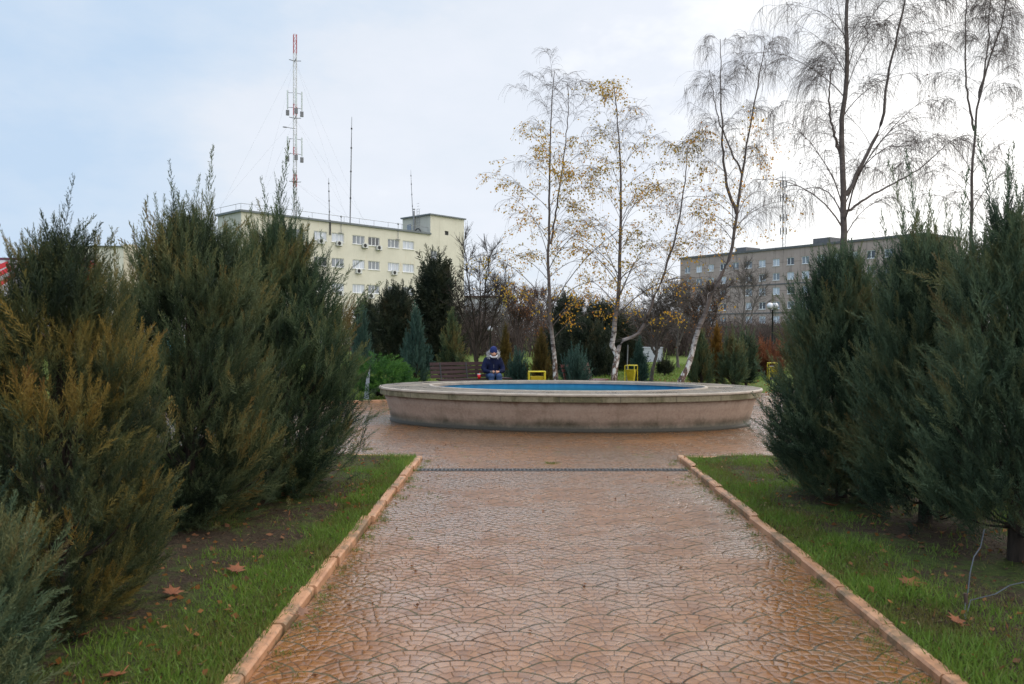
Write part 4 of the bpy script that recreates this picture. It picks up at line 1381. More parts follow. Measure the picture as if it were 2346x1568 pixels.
wx0, wx1 = px(1474, 0, 44).x, px(1518, 0, 44).x
o = MB().box(0, wx1 - wx0, 0, .25, -.03, EYE + (HY - 798) / F * 44).box(-.03, wx1 - wx0 + .03, -.03, .28, EYE + (HY - 798) / F * 44, EYE + (HY - 798) / F * 44 + .06).build('garden_wall', M['white_wall'], None, False, (wx0, 44, 0))
tag(o, 'low whitish wall across the lawn behind the bare trees', 'wall')

# ---- shop hall with billboards, far left
SD = 50.0
sx0, sx1 = px(165, 0, SD).x, px(312, 0, SD).x
sh = thing('shop_building', 'pale low hall with cream corner pilaster behind the left junipers', 'building', (sx0, SD, 0))
SHt = EYE + (HY - 566) / F * SD
sw = sx1 - sx0
mb = MB(); wall_open(mb, sw, SHt, [])
mb.add([(sw, 0, 0), (sw, 12, 0), (sw, 12, SHt), (sw, 0, SHt)], [(0, 1, 2, 3)])
mb.build('wall', M['pale_wall'], sh)
MB().box(sw - .75, sw + .03, -.12, -.002, 0, SHt + .14).build('pilaster', M['cream_wall'], sh)
MB().box(-.2, sw - .76, -.15, 12, SHt, SHt + .06).build('roof', M['roof_trim'], sh)
b0, b1 = px(-120, 0, SD).x - sx0, px(216, 0, SD).x - sx0
zb1, zb0 = EYE + (HY - 597) / F * SD, EYE + (HY - 765) / F * SD
bt = thing('billboard', 'large pale billboard with dark red border and red strokes behind the nearest left juniper', 'billboard', (sx0, SD, 0))
bo = MB().box(b0, b1, -.12, -.05, zb0, zb1).build('panel', M['billboard'], bt)
for k_ in range(5): MB().box(b0 + .3 + (b1 - b0 - .8) * k_ / 4, b0 + .5 + (b1 - b0 - .8) * k_ / 4, -.048, .12, 0, zb1 - .1).build('post', M['grey_metal'], bt)
MB().box(b0 - .1, b1 + .1, -.14, -.06, zb1 + .01, zb1 + .16).box(b0 - .1, b1 + .1, -.14, -.06, zb0 - .16, zb0 - .01).box(b1 + .01, b1 + .14, -.14, -.06, zb0, zb1).box(b0, b1, -.135, -.125, zb1 - .32, zb1 - .22).build('border', M['sign_dark'], bo)
def bar(xa, ya, xb, yb, w_):
    p, q = px(xa, ya, SD), px(xb, yb, SD)
    v = q - p
    Mx = Matrix.Translation((p.x - sx0, -.145, p.z)) @ Matrix.Rotation(-math.atan2(v.z, v.x), 4, 'Y')
    MB().box(0, v.length, 0, .018, -w_ / 2, w_ / 2, Mx).build('red_stroke', M['sign_red'], bo)
for q in ((-20, 622, 22, 604, .30), (-20, 640, 35, 612, .28), (-10, 660, 40, 628, .26), (48, 602, 64, 606, .22), (178, 640, 215, 603, .42), (172, 612, 200, 606, .3), (185, 660, 212, 632, .3)): bar(*q)
oc = px(197, 621, SD)
Mx = Matrix.Translation((oc.x - sx0, -.17, oc.z)) @ Matrix.Rotation(R(90), 4, 'X')
o = MB().lathe([(.15, 0), (.24, 0), (.24, .02), (.15, .02)], 20, 1, 1, close=True).build('letter_ring', M['globe'], bo); o.matrix_local = Mx
qx = px(318, 0, 53).x
ps = thing('poster_wall', 'colourful blue, pink and yellow poster wall peeking between the left junipers', 'poster', (qx, 53, 0))
ph = EYE + (HY - 572) / F * 53
MB().box(0, 3.4, 0, .3, 0, ph).build('panel', M['poster_cyan'], ps)
mb = MB(); mb.lathe([(.001, 0), (.75, 0), (.75, .02), (.001, .02)], 20, 1, 1.6)
o = mb.build('pink_patch', M['poster_pink'], ps); o.matrix_local = Matrix.Translation((.95, -.01, ph - 1.35)) @ Matrix.Rotation(R(90), 4, 'X')
MB().lathe([(.001, 0), (.6, 0), (.6, .02), (.001, .02)], 20, .7, 1.2).build('yellow_patch', M['poster_yellow'], ps).matrix_local = Matrix.Translation((2.6, -.01, ph - 1.1)) @ Matrix.Rotation(R(90), 4, 'X')
MB().box(0, 3.4, -.03, -.001, 1.2, ph - 2.2).build('pale_patch', M['billboard'], ps)
MB().box(.1, 3.3, -.05, -.031, ph - 2.75, ph - 2.45).build('red_band', M['sign_red'], ps)

# distant mast behind the right birches
dm = px(1795, 0, 230)
t = thing('lattice_mast', 'distant grey lattice antenna mast between the two right birches', 'mast', (dm.x, 230, 0))
Hd = EYE + (HY - 392) / F * 230
mb = MB()
for sx, sy in ((-.45, -.4), (.45, -.4), (0, .5)):
    mb.tube([(sx, sy, 0), (sx, sy, Hd)], .05, 4)
c3 = [(-.45, -.4), (.45, -.4), (0, .5)]
for k in range(int(Hd / 1.4)):
    for f_ in range(3): mb.tube([(*c3[f_], 1.4 * k), (*c3[(f_ + 1) % 3], 1.4 * k + 1.4)], .032, 3, False)
mb.build('lattice', M['mast_grey'], t)
for zf in (.90, .82, .70, .62):
    for a in (10, 130, 250):
        ex, ey = .95 * math.cos(R(a)), .95 * math.sin(R(a))
        MB().box(ex - .13, ex + .13, ey - .1, ey + .1, zf * Hd, zf * Hd + 2.0).tube([(0, 0, zf * Hd + 1), (ex, ey, zf * Hd + 1)], .06, 4).build('antenna_panel', M['mast_grey'], t)

# ================================================================== JUNIPERS NEAR THE PATH
# left row
GJ = 'junipers beside the path'
pA = gx(132, 1440); pB = gx(432, 1215); pC = gx(632, 1140)
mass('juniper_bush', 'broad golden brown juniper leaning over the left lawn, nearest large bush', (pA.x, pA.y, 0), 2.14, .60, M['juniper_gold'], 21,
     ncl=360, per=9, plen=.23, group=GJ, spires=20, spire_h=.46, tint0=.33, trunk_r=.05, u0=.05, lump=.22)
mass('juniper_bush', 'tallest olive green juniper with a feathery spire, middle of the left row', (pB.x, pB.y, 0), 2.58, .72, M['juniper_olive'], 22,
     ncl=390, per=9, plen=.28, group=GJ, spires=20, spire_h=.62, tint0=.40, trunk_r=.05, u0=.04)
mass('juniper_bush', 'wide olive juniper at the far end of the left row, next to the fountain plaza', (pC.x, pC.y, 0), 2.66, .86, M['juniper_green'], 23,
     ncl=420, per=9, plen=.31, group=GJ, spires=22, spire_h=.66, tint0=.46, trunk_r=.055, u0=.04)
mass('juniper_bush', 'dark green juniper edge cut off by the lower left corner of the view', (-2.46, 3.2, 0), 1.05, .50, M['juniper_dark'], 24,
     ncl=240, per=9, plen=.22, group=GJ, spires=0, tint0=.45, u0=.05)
# right row
qA = gx(1934, 1155); qB = gx(2108, 1213); qC = gx(2316, 1302)
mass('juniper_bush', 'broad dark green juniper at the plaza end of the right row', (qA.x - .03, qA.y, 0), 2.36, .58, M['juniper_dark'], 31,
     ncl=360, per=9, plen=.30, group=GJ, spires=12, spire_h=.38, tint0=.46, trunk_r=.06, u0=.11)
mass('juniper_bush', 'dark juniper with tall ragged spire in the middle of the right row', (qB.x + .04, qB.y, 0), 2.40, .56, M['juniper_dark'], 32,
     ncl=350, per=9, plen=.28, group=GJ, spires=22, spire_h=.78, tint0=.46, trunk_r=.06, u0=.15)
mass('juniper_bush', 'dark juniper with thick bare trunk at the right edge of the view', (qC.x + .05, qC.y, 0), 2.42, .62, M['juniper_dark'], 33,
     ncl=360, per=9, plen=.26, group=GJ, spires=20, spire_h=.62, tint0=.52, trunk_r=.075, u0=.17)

# ================================================================== SHRUBS AND CONIFERS BEYOND THE PLAZA
G2 = 'shrubs beyond the plaza'
def far_j(name, label, xd, ytop, d, wpx, mat, seed, **k):
    p = px(xd, ytop, d)
    kw = dict(protos=PL_FAR, nlead=34, per=15, plen=.45, spires=0, low=.08, trunk_r=.05, skirt=.30, conical=1.0, group=G2)
    kw.update(k)
    cat = kw.pop('cat', 'juniper')
    return juniper(name, label, (p.x, d, 0), p.z * kw.pop('hk', .95), wpx / F * d * .44, M[mat], seed, cat=cat, **kw)
far_j('juniper_bush', 'blue green pointed juniper behind the bright green bush', 830, 700, 23, 62, 'juniper_blue', 41, plen=.38)
far_j('juniper_bush', 'blue green columnar juniper left of the dark bench', 952, 706, 22.6, 82, 'juniper_blue', 42, plen=.42, nlead=44)
far_j('juniper_bush', 'olive green cone shaped juniper behind the dark bench', 1036, 716, 23.4, 78, 'juniper_green', 43, plen=.42, nlead=44, tint0=.6)
far_j('thuja', 'slim orange brown thuja just right of the seated person', 1158, 752, 25, 42, 'thuja_brown', 44, plen=.35, cat='thuja', tint0=.62)
far_j('juniper_bush', 'low grey green juniper between the seated person and the brown thuja', 1186, 812, 22, 50, 'juniper_blue', 45, plen=.30, tint0=.35, conical=0)
far_j('thuja', 'brown cone shaped thuja behind the front yellow bin', 1240, 765, 21.8, 58, 'thuja_brown', 46, plen=.34, cat='thuja', nlead=40)
far_j('juniper_bush', 'low grey green juniper before the red brown bench', 1320, 808, 19.6, 62, 'juniper_blue', 47, plen=.34, tint0=.4, conical=0)
far_j('juniper_bush', 'loose grey green juniper right of the edge on yellow bin', 1464, 790, 23, 44, 'juniper_blue', 48, plen=.36, tint0=.35)
far_j('juniper_bush', 'dark conical juniper behind the leaning birch base', 1606, 765, 22.5, 66, 'juniper_dark', 49, plen=.42, nlead=42)
far_j('thuja', 'bright orange brown thuja between two dark junipers', 1642, 748, 23.2, 50, 'thuja_orange', 50, plen=.36, cat='thuja', nlead=40)
far_j('juniper_bush', 'dark rounded juniper right of the orange thuja', 1678, 772, 22.4, 60, 'juniper_dark', 51, plen=.40, nlead=42, conical=0)
far_j('juniper_bush', 'dark upright juniper at the right end of the far shrubs', 1709, 766, 23.4, 54, 'juniper_dark', 52, plen=.40, nlead=40, conical=0, tint0=.4)
far_j('hedge', 'rust red hedge beside the lamp post', 1755, 790, 30, 95, 'red_hedge', 53, plen=.5, cat='hedge', conical=0, nlead=44)
far_j('round_shrub', 'small dark rounded bare shrub on the far lawn', 1523, 828, 30, 34, 'thuja_dark', 54, plen=.3, cat='shrub', conical=0, nlead=30)
# bright spreading juniper in two tiers
p = px(868, 0, 19.4)
root = thing('spreading_juniper', 'bright green spreading juniper in two arching tiers behind the plaza', 'juniper', (p.x, 19.4, 0))
fo, wd = Foliage(), Wood()
rr_ = np.random.default_rng(5)
for (cx_, cy_, z0, zt, rad_, nn) in ((-.15, .25, .35, .98, .72, 260), (.20, -.05, .08, .50, .58, 260)):
    az = rr_.uniform(0, 6.283, nn); rr2 = rad_ * np.sqrt(rr_.uniform(.02, 1, nn))
    P = np.stack([cx_ + rr2 * np.cos(az) * 1.0, cy_ + rr2 * np.sin(az), z0 + (zt - z0) * (1 - (rr2 / rad_) ** 2 * .6) * rr_.uniform(.35, 1, nn)], 1)
    D = np.stack([np.cos(az), np.sin(az), rr_.uniform(.15, .7, nn)], 1)
    fo.plumes(PL_WIDE, P, D, rr_.uniform(.22, .42, nn), rr_.uniform(.25, .8, nn) + P[:, 2] * .15)
    st = arch_paths(np.tile([[cx_ * .3, cy_ * .3, .05]], (14, 1)), np.linspace(0, 6, 14), np.full(14, .8), np.full(14, .25), np.full(14, rad_ * 1.1), 6, rr_)
    wd.add(st, np.tile(np.linspace(.02, .006, 6), (14, 1)), 4)
fo.build('crown', M['juniper_bright'], root); wd.build('stems', M['bark_dark'], root)

G3 = 'dark conifers behind the shrubs'
CONE = ([0, .08, .25, .5, .75, .9, 1.0], [.7, .95, 1.0, .74, .46, .24, .06])
def thuja(label, xd, ytop, d, wpx, seed, ncl=200, plen=.7, conical=1.0, nlead=0, **k):
    p = px(xd, ytop, d)
    return mass('conifer_tree', label, (p.x, d, 0), p.z * .95, wpx / F * d * .5, M['thuja_dark'], seed, protos=PL_WIDE, ncl=ncl, per=7, plen=plen, cat='conifer', group=G3,
                spires=5, spire_h=.9, tint0=.45, trunk_r=.10, u0=.04, lump=.55, prof=CONE if conical else EGG, outw=(.9, .3), tvar=.22)
thuja('small dark conifer top showing above the blue green juniper', 838, 690, 33, 44, 61, plen=.6)
thuja('bushy dark conifer in front of the office windows', 905, 655, 32, 92, 62, nlead=50, conical=0)
thuja('tall dark conifer with ragged top beside the office tower', 1000, 590, 34, 92, 63, nlead=60, plen=.95)
thuja('dark wide evergreen behind the left birch', 1302, 682, 33, 90, 64, nlead=54)
thuja('dark wide evergreen behind the forked birch', 1378, 690, 34, 96, 65, nlead=56, conical=0)
thuja('lower dark evergreen between the two birches', 1345, 742, 30, 120, 66, nlead=50, conical=0)
thuja('dark evergreen right of the forked birch', 1425, 735, 34, 60, 67, nlead=36)

# ================================================================== BIRCHES
def stem(d, pts, r0, r1, ground=False):
    P = [px(a, b_, d) for a, b_ in pts]
    if ground: P = [Vector((P[0].x, d, -.02))] + P
    return ([tuple(p) for p in P], r0, r1)
GB = 'birches behind the fountain'
decid('birch_tree', 'single trunked birch with golden leaves low down, left of the three behind the fountain', 'birch', [
    stem(21.5, [(1273, 862), (1268, 800), (1259, 700), (1256, 600), (1258, 480), (1261, 350), (1264, 250), (1270, 165)], .078, .010, True),
    stem(21.5, [(1262, 560), (1280, 440), (1296, 330), (1303, 240), (1300, 190)], .035, .008)],
    71, nprim=42, plen=3.1, t0=.14, nsec=8, ntw=5, twl=.42, droop=.85, leaf='birch_leaf', leaf_n=3600, leaf_zmax=7.2, leaf_tint=.5, twr=.0026, group=GB, leaf_size=.063)
decid('birch_tree', 'forked birch with two white stems splitting near the ground, middle of the three', 'birch', [
    stem(21.4, [(1408, 862), (1413, 815), (1401, 790), (1406, 765), (1414, 707), (1417, 660), (1420, 600), (1422, 480), (1422, 380), (1416, 290), (1407, 200)], .098, .010, True),
    stem(21.4, [(1413, 818), (1426, 780), (1455, 771), (1473, 749), (1491, 702), (1511, 655), (1533, 590), (1552, 520), (1568, 420), (1577, 330)], .062, .009)],
    72, nprim=38, plen=2.9, t0=.18, nsec=8, ntw=5, twl=.42, droop=.8, leaf='birch_leaf', leaf_n=3600, leaf_zmax=9, leaf_tint=.4, twr=.0026, group=GB, leaf_size=.063)
decid('birch_tree', 'leaning birch with white trunk, right of the three behind the fountain', 'birch', [
    stem(20.6, [(1562, 866), (1579, 833), (1591, 777), (1612, 730), (1626, 690), (1647, 640), (1672, 590), (1681, 540), (1690, 470), (1703, 380), (1716, 300), (1735, 200), (1752, 105)], .088, .010, True),
    stem(20.6, [(1688, 490), (1664, 420), (1656, 330), (1652, 220), (1650, 90)], .05, .008),
    stem(20.6, [(1700, 400), (1668, 330), (1640, 250), (1625, 160)], .03, .007)],
    73, nprim=36, plen=2.7, t0=.24, nsec=8, ntw=6, twl=.7, droop=1.0, leaf='birch_leaf', leaf_n=800, leaf_zmax=7.0, leaf_tint=.6, twr=.0024, group=GB, leaf_size=.063)
decid('birch_tree', 'tall nearly bare forked birch rising behind the right junipers, top cut off', 'birch', [
    stem(15.0, [(1931, 700), (1932, 560), (1934, 480), (1927, 326), (1934, 200), (1941, 72), (1943, -60), (1940, -220), (1945, -360)], .098, .016, True),
    stem(15.0, [(1938, 447), (1970, 391), (2000, 325), (2021, 275), (2032, 181), (2061, 54), (2085, -60), (2100, -180)], .042, .009),
    stem(15.0, [(1940, 484), (2010, 440), (2105, 388), (2165, 335)], .028, .008),
    stem(15.0, [(1925, 350), (1905, 280), (1900, 200), (1912, 150)], .03, .01)],
    74, nprim=34, plen=2.7, t0=.26, nsec=10, ntw=10, twl=.85, droop=.9, prim_pitch=1.0, leaf='brown_leaf', leaf_n=90, leaf_tint=.3, twr=.0023, group=GB, leaf_size=.04)
decid('birch_tree', 'slender bare birch at the right edge, rising behind the ragged juniper', 'birch', [
    stem(17.5, [(2225, 700), (2225, 540), (2228, 380), (2234, 290), (2245, 217), (2270, 130), (2296, 54), (2310, -60)], .065, .010, True),
    stem(17.5, [(2232, 300), (2216, 217), (2211, 109), (2214, 0), (2210, -80)], .028, .008),
    stem(17.5, [(2243, 225), (2262, 120), (2268, 20), (2285, -70)], .022, .008)],
    75, nprim=30, plen=2.2, t0=.36, nsec=9, ntw=9, twl=.65, droop=.9, leaf='brown_leaf', leaf_n=140, leaf_tint=.2, twr=.0024, group=GB, leaf_size=.035)

# ================================================================== OTHER BARE TREES
GT = 'bare trees beyond the plaza'
def bare(label, d, stems_px, r0, seed, group=GT, **k):
    kw = dict(nprim=26, plen=1.6, t0=.2, nsec=7, ntw=5, twl=.45, droop=.35, bark_mat='bark_grey', twr=.006, prim_pitch=.9)
    kw.update(k)
    return decid('bare_tree', label, 'tree', [stem(d, s, r0 * (1 if i == 0 else .7), .012, i == 0) for i, s in enumerate(stems_px)], seed, group=group, **kw)
bare('dark bare multi stemmed tree right of the office tower', 29, [[(1092, 840), (1090, 760), (1078, 680), (1068, 600), (1062, 560)], [(1092, 820), (1110, 740), (1112, 660), (1124, 580)],
     [(1090, 830), (1072, 760), (1050, 690), (1042, 640)], [(1094, 825), (1125, 750), (1142, 690), (1160, 640)], [(1092, 800), (1100, 700), (1098, 600)]], .075, 81, nprim=16, plen=1.5, bark_mat='bark_dark')
bare('reddish brown small tree with withered leaves behind the seated person', 36, [[(1190, 840), (1188, 760), (1192, 680)], [(1188, 800), (1170, 730), (1160, 690)], [(1190, 790), (1215, 730), (1222, 690)]], .07, 82,
     bark_mat='twig_red', plen=1.7, leaf='brown_leaf', leaf_n=700, leaf_size=.09, nprim=20)
bare('brown twiggy tree between the seated person and left birch', 38, [[(1232, 840), (1230, 760), (1236, 690)], [(1230, 800), (1250, 730), (1262, 700)]], .07, 83, bark_mat='twig_red', plen=1.7, leaf='brown_leaf', leaf_n=420, leaf_size=.09, nprim=20)
bare('forked grey trunk bare tree on the lawn right of the edge on bin', 24, [[(1492, 862), (1500, 830), (1505, 790), (1508, 740), (1505, 690)], [(1502, 812), (1516, 780), (1535, 740), (1548, 700)], [(1502, 812), (1486, 780), (1474, 745)]], .075, 84,
     plen=1.4, nprim=22, droop=.6, leaf='brown_leaf', leaf_n=160, leaf_size=.06)
bare('slim bare tree left of the leaning birch, far on the lawn', 36, [[(1553, 840), (1552, 790), (1556, 720), (1552, 670)], [(1552, 800), (1570, 740), (1580, 690)]], .08, 85, plen=1.8, nprim=22, leaf='brown_leaf', leaf_n=200, leaf_size=.08)
bare('reddish bare tree in front of the grey panel building, behind leaning birch', 34, [[(1612, 840), (1614, 760), (1618, 680)], [(1614, 790), (1640, 720), (1655, 670)], [(1614, 790), (1594, 730), (1585, 690)]], .07, 86,
     bark_mat='twig_red', plen=1.8, nprim=22, leaf='brown_leaf', leaf_n=260, leaf_size=.08)
bare('bare tree before the grey panel building near the lamp', 40, [[(1700, 840), (1700, 760), (1706, 680), (1704, 620)], [(1700, 780), (1728, 700), (1742, 650)]], .08, 87, plen=2.2, nprim=22)
bare('bare tree behind the dark conifers beside the distant house', 44, [[(1150, 840), (1150, 740), (1158, 640)], [(1150, 780), (1130, 690), (1122, 640)]], .09, 88, plen=2.0, nprim=22)

# far thicket that closes the view between the buildings
wd, fo = Wood(), Foliage()
r = np.random.default_rng(9)
nT = 380
tx = np.r_[r.uniform(-9, 32, 270), r.uniform(-60, -8, 80), r.uniform(30, 60, 30)]
ty = r.uniform(52, 72, nT)
hh = np.where(tx > 13, r.uniform(1.6, 2.9, nT), r.uniform(2.2, 5.0, nT))
for i in range(nT):
    nb = 14
    P0 = np.stack([np.full(nb, tx[i]) + r.normal(0, .4, nb), np.full(nb, ty[i]) + r.normal(0, .4, nb), np.full(nb, 0.0)], 1)
    pa = arch_paths(P0, r.uniform(0, 6.28, nb), np.full(nb, 1.35), r.uniform(.6, 1.3, nb), hh[i] * r.uniform(.6, 1.1, nb), 7, r, .2)
    wd.add(pa, np.tile(np.linspace(.03, .008, 7), (nb, 1)), 3)
    ib = np.repeat(np.arange(nb), 9)
    q, tg = sample_on(pa, ib, r.uniform(.2, 1, len(ib)))
    sb = arch_paths(q, r.uniform(0, 6.28, len(ib)), r.uniform(.3, 1.2, len(ib)), r.uniform(.3, 1.2, len(ib)), r.uniform(.4, 1.2, len(ib)), 4, r, .2)
    wd.add(sb, np.full(sb.shape[:2], .008), 3)
tag(wd.build('thicket', M['twig_red']), 'far brownish bare thicket closing the view below the buildings', 'thicket', kind='stuff')

# ================================================================== GRASS, LEAVES, MOSS
trunks = np.array([[pA.x, pA.y], [pB.x, pB.y], [pC.x, pC.y], [qA.x, qA.y], [qB.x, qB.y], [qC.x, qC.y]])
def scatter(n, x0, x1, y0, y1, keep, hmin, hmax, w, tint, zf, lean=.5):
    x = RNG.uniform(x0, x1, n); y = y0 + (y1 - y0) * RNG.uniform(0, 1, n) ** 1.35
    k = keep(x, y); x, y = x[k], y[k]
    n = len(x)
    cl = np.array([mnoise.noise(Vector((a * 2.2, b_ * 2.2, 7))) for a, b_ in zip(x, y)])
    P = np.stack([x, y, np.array([zf(a, b_) for a, b_ in zip(x, y)])], 1)
    D = np.stack([RNG.normal(0, lean, n), RNG.normal(0, lean, n), np.ones(n)], 1)
    L = RNG.uniform(hmin, hmax, n) * (1 + cl * .7)
    return P, D, L, np.full(n, w), np.clip(tint - .04 + cl * .6 + RNG.normal(0, .24, n), 0, 1)

def gnoise(x, y, s, o=0): return np.array([mnoise.noise(Vector((a * s, b_ * s, o))) for a, b_ in zip(x, y)])
def keep_bed(left):
    def f(x, y):
        edge = np.array([near_edge(a) for a in x]) - .02
        ok = (y < edge)
        kx = (-1.227 + (y - 3.62) * .0146 - .085 - x) if left else (x - (1.965 + (y - 3.62) * .0218 + .085))
        ok &= kx > -.03
        d = np.min(np.linalg.norm(np.stack([x, y], 1)[:, None] - trunks[None], axis=2), axis=1)
        # along the trunk row the soil is bare
        row = np.interp(y, [2, 4.2, 6.4, 7.7, 9.5], [-2.4, -2.34, -2.62, -2.3, -2.2]) if left else np.interp(y, [2, 5.4, 6.5, 7.4, 9.5], [3.5, 3.43, 3.36, 3.14, 3.9])
        dr_ = np.abs(x - row)
        soil = gnoise(x, y, 1.3, 2) * .45 + gnoise(x, y, 4, 5) * .2
        pr_ = np.clip((dr_ - (.26 if left else .40) + soil + .25 * (kx < .3)) / .5, .05, 1)
        if left: pr_ *= np.where((y > 5.6) & (y < 8.8) & (kx > .28), np.clip(.22 + soil, .05, 1), 1.0)
        return ok & (RNG.uniform(0, 1, len(x)) < pr_) & (d > .12)
    return f
fo = Foliage()
zbed = lambda a, b_: .03 + .022 * mnoise.noise(Vector((a * .9, b_ * .9, 3)))
fo.leaves(*scatter(190000, -4.4, -1.2, 2.5, 10.3, keep_bed(True), .022, .085, .0052, .54, zbed, .55))
fo.leaves(*scatter(190000, 2.0, 5.4, 2.5, 10.4, keep_bed(False), .022, .085, .0052, .44, zbed, .55))
tag(fo.build('grass', M['grass']), 'short damp green grass on the planting beds beside the path', 'grass', kind='stuff')
fo = Foliage()
def keep_far(x, y):
    inside = ((x - PC[0]) / PA) ** 2 + ((y - PC[1]) / PB) ** 2 < 1.02
    onpath = (x > 5.0 + (y - 20) * .55) & (x < 10.5 + (y - 20) * .9) & (y < 34)
    return ~inside & ~onpath
fo.leaves(*scatter(60000, -6, 12, 18.6, 40, keep_far, .05, .14, .016, .5, lambda a, b_: -.03, .6))
tag(fo.build('lawn_grass', M['grass']), 'green park grass behind the fountain under the birches', 'grass', kind='stuff')

# moss and weeds along the kerbs and in paving joints
fo = Foliage()
P, D, L, T = [], [], [], []
def tuft(x, y, n, s, h):
    for _ in range(n):
        P.append((x + random.gauss(0, s), y + random.gauss(0, s * .8), .002)); D.append((random.gauss(0, .7), random.gauss(0, .7), 1)); L.append(random.uniform(.4, 1) * h); T.append(random.uniform(.05, .6))
for side in (-1, 1):
    y = 3.3
    while y < 9.9:
        f = lx if side < 0 else rx_
        x = f(y) - side * .02
        if random.random() < .6: tuft(x - side * abs(random.gauss(0, .05)), y, random.randint(12, 50), .03, .045)
        y += random.uniform(.05, .22)
for _ in range(36):
    y = random.uniform(3.6, 9); tuft(random.choice((lx(y) + abs(random.gauss(0, .25)) + .05, rx_(y) - abs(random.gauss(0, .15)) - .05)), y, random.randint(6, 26), .022, .02)
for _ in range(30): tuft(random.uniform(-1, 2), random.uniform(9.4, 11.2), random.randint(8, 22), .03, .015)
pm_ = gx(1264, 1063); tuft(pm_.x, pm_.y, 160, .05, .03)
pm_ = gx(845, 1030); tuft(pm_.x, pm_.y, 160, .06, .03)
fo.leaves(np.array(P), np.array(D), np.array(L), np.full(len(P), .004), np.array(T))
tag(fo.build('weeds', M['grass']), 'small weeds and moss tufts along the kerbs and paving joints', 'weeds', kind='stuff')

# leaf litter
fo = Foliage()
n_ = 1700
x = np.where(RNG.uniform(0, 1, n_) < .5, RNG.uniform(-3.6, -1.32, n_), RNG.uniform(2.1, 4.6, n_)); y = 2.8 + 7.2 * RNG.uniform(0, 1, n_) ** 1.3
k = (y < np.array([near_edge(a) for a in x]) - .1)
x, y = x[k], y[k]; n_ = len(x)
Pl = np.stack([x, y, np.array([zbed(a, b_) for a, b_ in zip(x, y)]) + .035], 1)
Dl = np.stack([RNG.normal(0, 1, n_), RNG.normal(0, 1, n_), RNG.normal(0, .35, n_)], 1)
fo.leaves(Pl, Dl, RNG.uniform(.02, .065, n_), RNG.uniform(.015, .04, n_), RNG.uniform(.1, .9, n_))
n3 = 26000                                   # brown needles, twigs and bits of dead grass on the soil
x = np.where(RNG.uniform(0, 1, n3) < .5, RNG.uniform(-4.2, -1.32, n3), RNG.uniform(2.1, 5.2, n3)); y = 2.7 + 7.4 * RNG.uniform(0, 1, n3) ** 1.3
k = (y < np.array([near_edge(a) for a in x]) - .1); x, y = x[k], y[k]; n3 = len(x)
fo2 = Foliage().leaves(np.stack([x, y, np.array([zbed(a, b_) for a, b_ in zip(x, y)]) + RNG.uniform(.008, .03, n3)], 1),
                       np.stack([RNG.normal(0, 1, n3), RNG.normal(0, 1, n3), RNG.normal(0, .3, n3)], 1), RNG.uniform(.012, .06, n3), RNG.uniform(.003, .009, n3), RNG.uniform(0, 1, n3))
tag(fo2.build('needle_litter', M['litter']), 'brown needles and dead grass bits on the soil under the junipers', 'litter', kind='stuff')
n4 = 260
x = RNG.uniform(-1.15, 1.95, n4); y = 3.2 + 8.5 * RNG.uniform(0, 1, n4) ** 1.2
x = np.where(RNG.uniform(0, 1, n4) < .55, -1.12 + np.abs(RNG.normal(0, .28, n4)), x)
fo.leaves(np.stack([x, y, np.full(n4, .012)], 1), np.stack([RNG.normal(0, 1, n4), RNG.normal(0, 1, n4), RNG.normal(0, .12, n4)], 1), RNG.uniform(.01, .035, n4), RNG.uniform(.006, .02, n4), RNG.uniform(0, .6, n4))
n2 = 1200
Pl = np.stack([RNG.normal(4.5, 3.5, n2), RNG.uniform(18.9, 27, n2), np.full(n2, .05)], 1)
fo.leaves(Pl, np.stack([RNG.normal(0, 1, n2), RNG.normal(0, 1, n2), RNG.normal(0, .3, n2)], 1), .06, .05, RNG.uniform(.1, .8, n2))
tag(fo.build('leaf_litter', M['brown_leaf']), 'scattered small fallen leaves lying in the grass', 'leaves', kind='stuff')

def maple_leaf(label, pos, size, rz, tilt, mat):
    pts = []
    lob = [(90, 1.0), (72, .48), (55, .62), (42, .85), (30, .45), (12, .62), (-8, .72), (-25, .34), (-55, .40), (-80, .16)]
    P_ = [(a, r_) for a, r_ in lob] + [(180 - a, r_) for a, r_ in reversed(lob[1:])]
    vs = [(0, 0, 0)]
    for a, r_ in P_:
        c, s = math.cos(R(a)) * r_ * size, math.sin(R(a)) * r_ * size
        vs.append((c, s, .22 * size * r_ * r_ * (1 if (a // 20) % 2 else .4) + .012))
    n_ = len(P_)
    mb = MB().add(vs, [(0, 1 + i, 1 + (i + 1) % n_) for i in range(n_)])
    mb.tube([(0, 0, .004), (.01, -.35 * size, .01), (.02, -.75 * size, .03)], .0015, 5)
    o = mb.build('maple_leaf', M[mat], None, False, tuple(pos))
    o.rotation_euler = (tilt, .15, rz)
    so = o.modifiers.new('t', 'SOLIDIFY'); so.thickness = .0012
    bake_mods(o)
    return tag(o, label, 'leaf', 'large fallen leaves')
def gz(xd, yd, h):
    d = (EYE - h) * F / (yd - HY); return px(xd, yd, d)
maple_leaf('dry brown maple leaf lying across the left kerb', gz(690, 1408, .068), .075, R(-70), R(8), 'dry_leaf_pale')
maple_leaf('orange maple leaf lying in the grass below the bent wire', gz(2192, 1428, .07), .07, R(20), R(20), 'dry_leaf')
maple_leaf('brown maple leaf under the first juniper of the right row', gz(1905, 1160, .07), .10, R(100), R(12), 'dry_leaf')
maple_leaf('rust maple leaf in the grass left of the kerb leaf', gz(395, 1362, .07), .09, R(40), R(15), 'dry_leaf')
maple_leaf('orange maple leaf in the lower left grass', gz(185, 1460, .07), .08, R(200), R(12), 'dry_leaf')
maple_leaf('dark red maple leaf at the bottom left of the lawn', gz(270, 1550, .07), .085, R(150), R(6), 'dry_leaf')
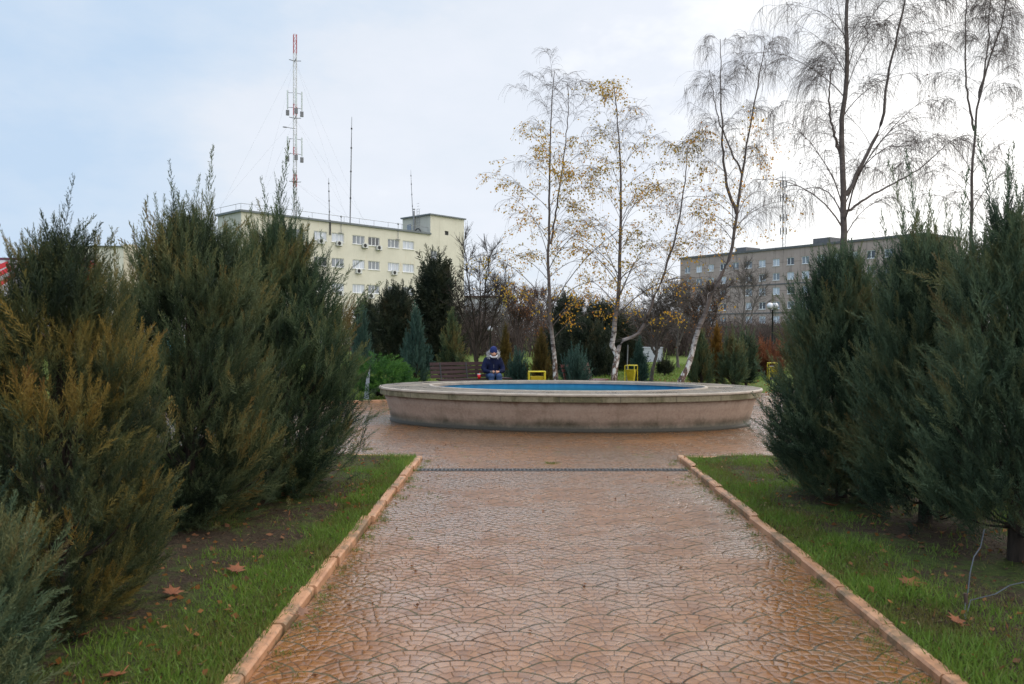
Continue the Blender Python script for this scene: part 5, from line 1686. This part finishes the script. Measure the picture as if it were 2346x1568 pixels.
maple_leaf('brown maple leaf in shade on the left lawn near soil edge', gz(540, 1310, .07), .09, R(10), R(14), 'dry_leaf')
maple_leaf('red brown maple leaf on the right lawn beyond the kerb', gz(2080, 1340, .07), .10, R(310), R(8), 'dry_leaf')

# ================================================================== LIGHT, SKY, CAMERA
w = bpy.data.worlds.new('World'); S.world = w; w.use_nodes = True
n = NT(w.node_tree)
bg = w.node_tree.nodes['Background']
SUN_EL, SUN_AZ = R(28), R(48)           # azimuth to the right of the view axis
sky = n.n('TexSky', sky_type='NISHITA')
sky.sun_disc = False; sky.sun_elevation = SUN_EL; sky.sun_rotation = SUN_AZ
vec = n.n('TexCoord').outputs['Generated']
vx, vy, vz = n.xyz(vec)
cl = n.noise(n.scaled(vec, (1, 1, 2.4)), 1.9, 6, .58)
cl2 = n.noise(n.scaled(vec, (1, 1, 1.8)), 5.5, 5, .6)
fac = vx * .78 + .50 + (cl - .5) * 1.15 + (cl2 - .5) * .42 - vz * .05
cloud = n.ramp(fac, [(.0, (.55, .70, .89)), (.22, (.66, .77, .91)), (.42, (.79, .845, .93)), (.60, (.84, .88, .96)), (.76, (1.04, 1.05, 1.06)), (.95, (1.5, 1.48, 1.45))])
zen = n.smooth(vz, .40, .95) * 1.9 + 1.0
zen = zen + n.smooth(vy * -1, .1, .9) * .55
cm = n.n('VectorMath', operation='SCALE'); n.set(cm.inputs[0], cloud); n.set(cm.inputs['Scale'], zen * 10.0)
mixn = n.mix(.93, sky.outputs[0], cm.outputs[0])
n.set(bg.inputs[0], mixn)
bg.inputs[1].default_value = .1

sd = bpy.data.lights.new('sun', 'SUN'); sd.energy = 1.0; sd.angle = R(14); sd.color = (1.0, .94, .86)
so_ = bpy.data.objects.new('sun', sd); COL.objects.link(so_)
dirv = Vector((math.sin(SUN_AZ) * math.cos(SUN_EL), math.cos(SUN_AZ) * math.cos(SUN_EL), math.sin(SUN_EL)))
so_.rotation_euler = dirv.to_track_quat('Z', 'Y').to_euler()

cd = bpy.data.cameras.new('camera'); cam = bpy.data.objects.new('camera', cd); COL.objects.link(cam)
cam.location = (0, 0, EYE); cam.rotation_euler = (math.pi / 2, 0, 0)
cd.sensor_width = 36; cd.lens = 36 * F / 2346; cd.shift_y = -(784 - HY) / 2346
cd.clip_start = .05; cd.clip_end = 3000
cd.dof.use_dof = True; cd.dof.focus_distance = 15; cd.dof.aperture_fstop = 4.6
S.camera = cam
S.view_settings.view_transform = 'Standard'; S.view_settings.look = 'None'
S.view_settings.exposure = .08; S.view_settings.gamma = 1; S.view_settings.use_curve_mapping = False
S.cycles.max_bounces = 6; S.cycles.diffuse_bounces = 3; S.cycles.glossy_bounces = 3; S.cycles.transmission_bounces = 2
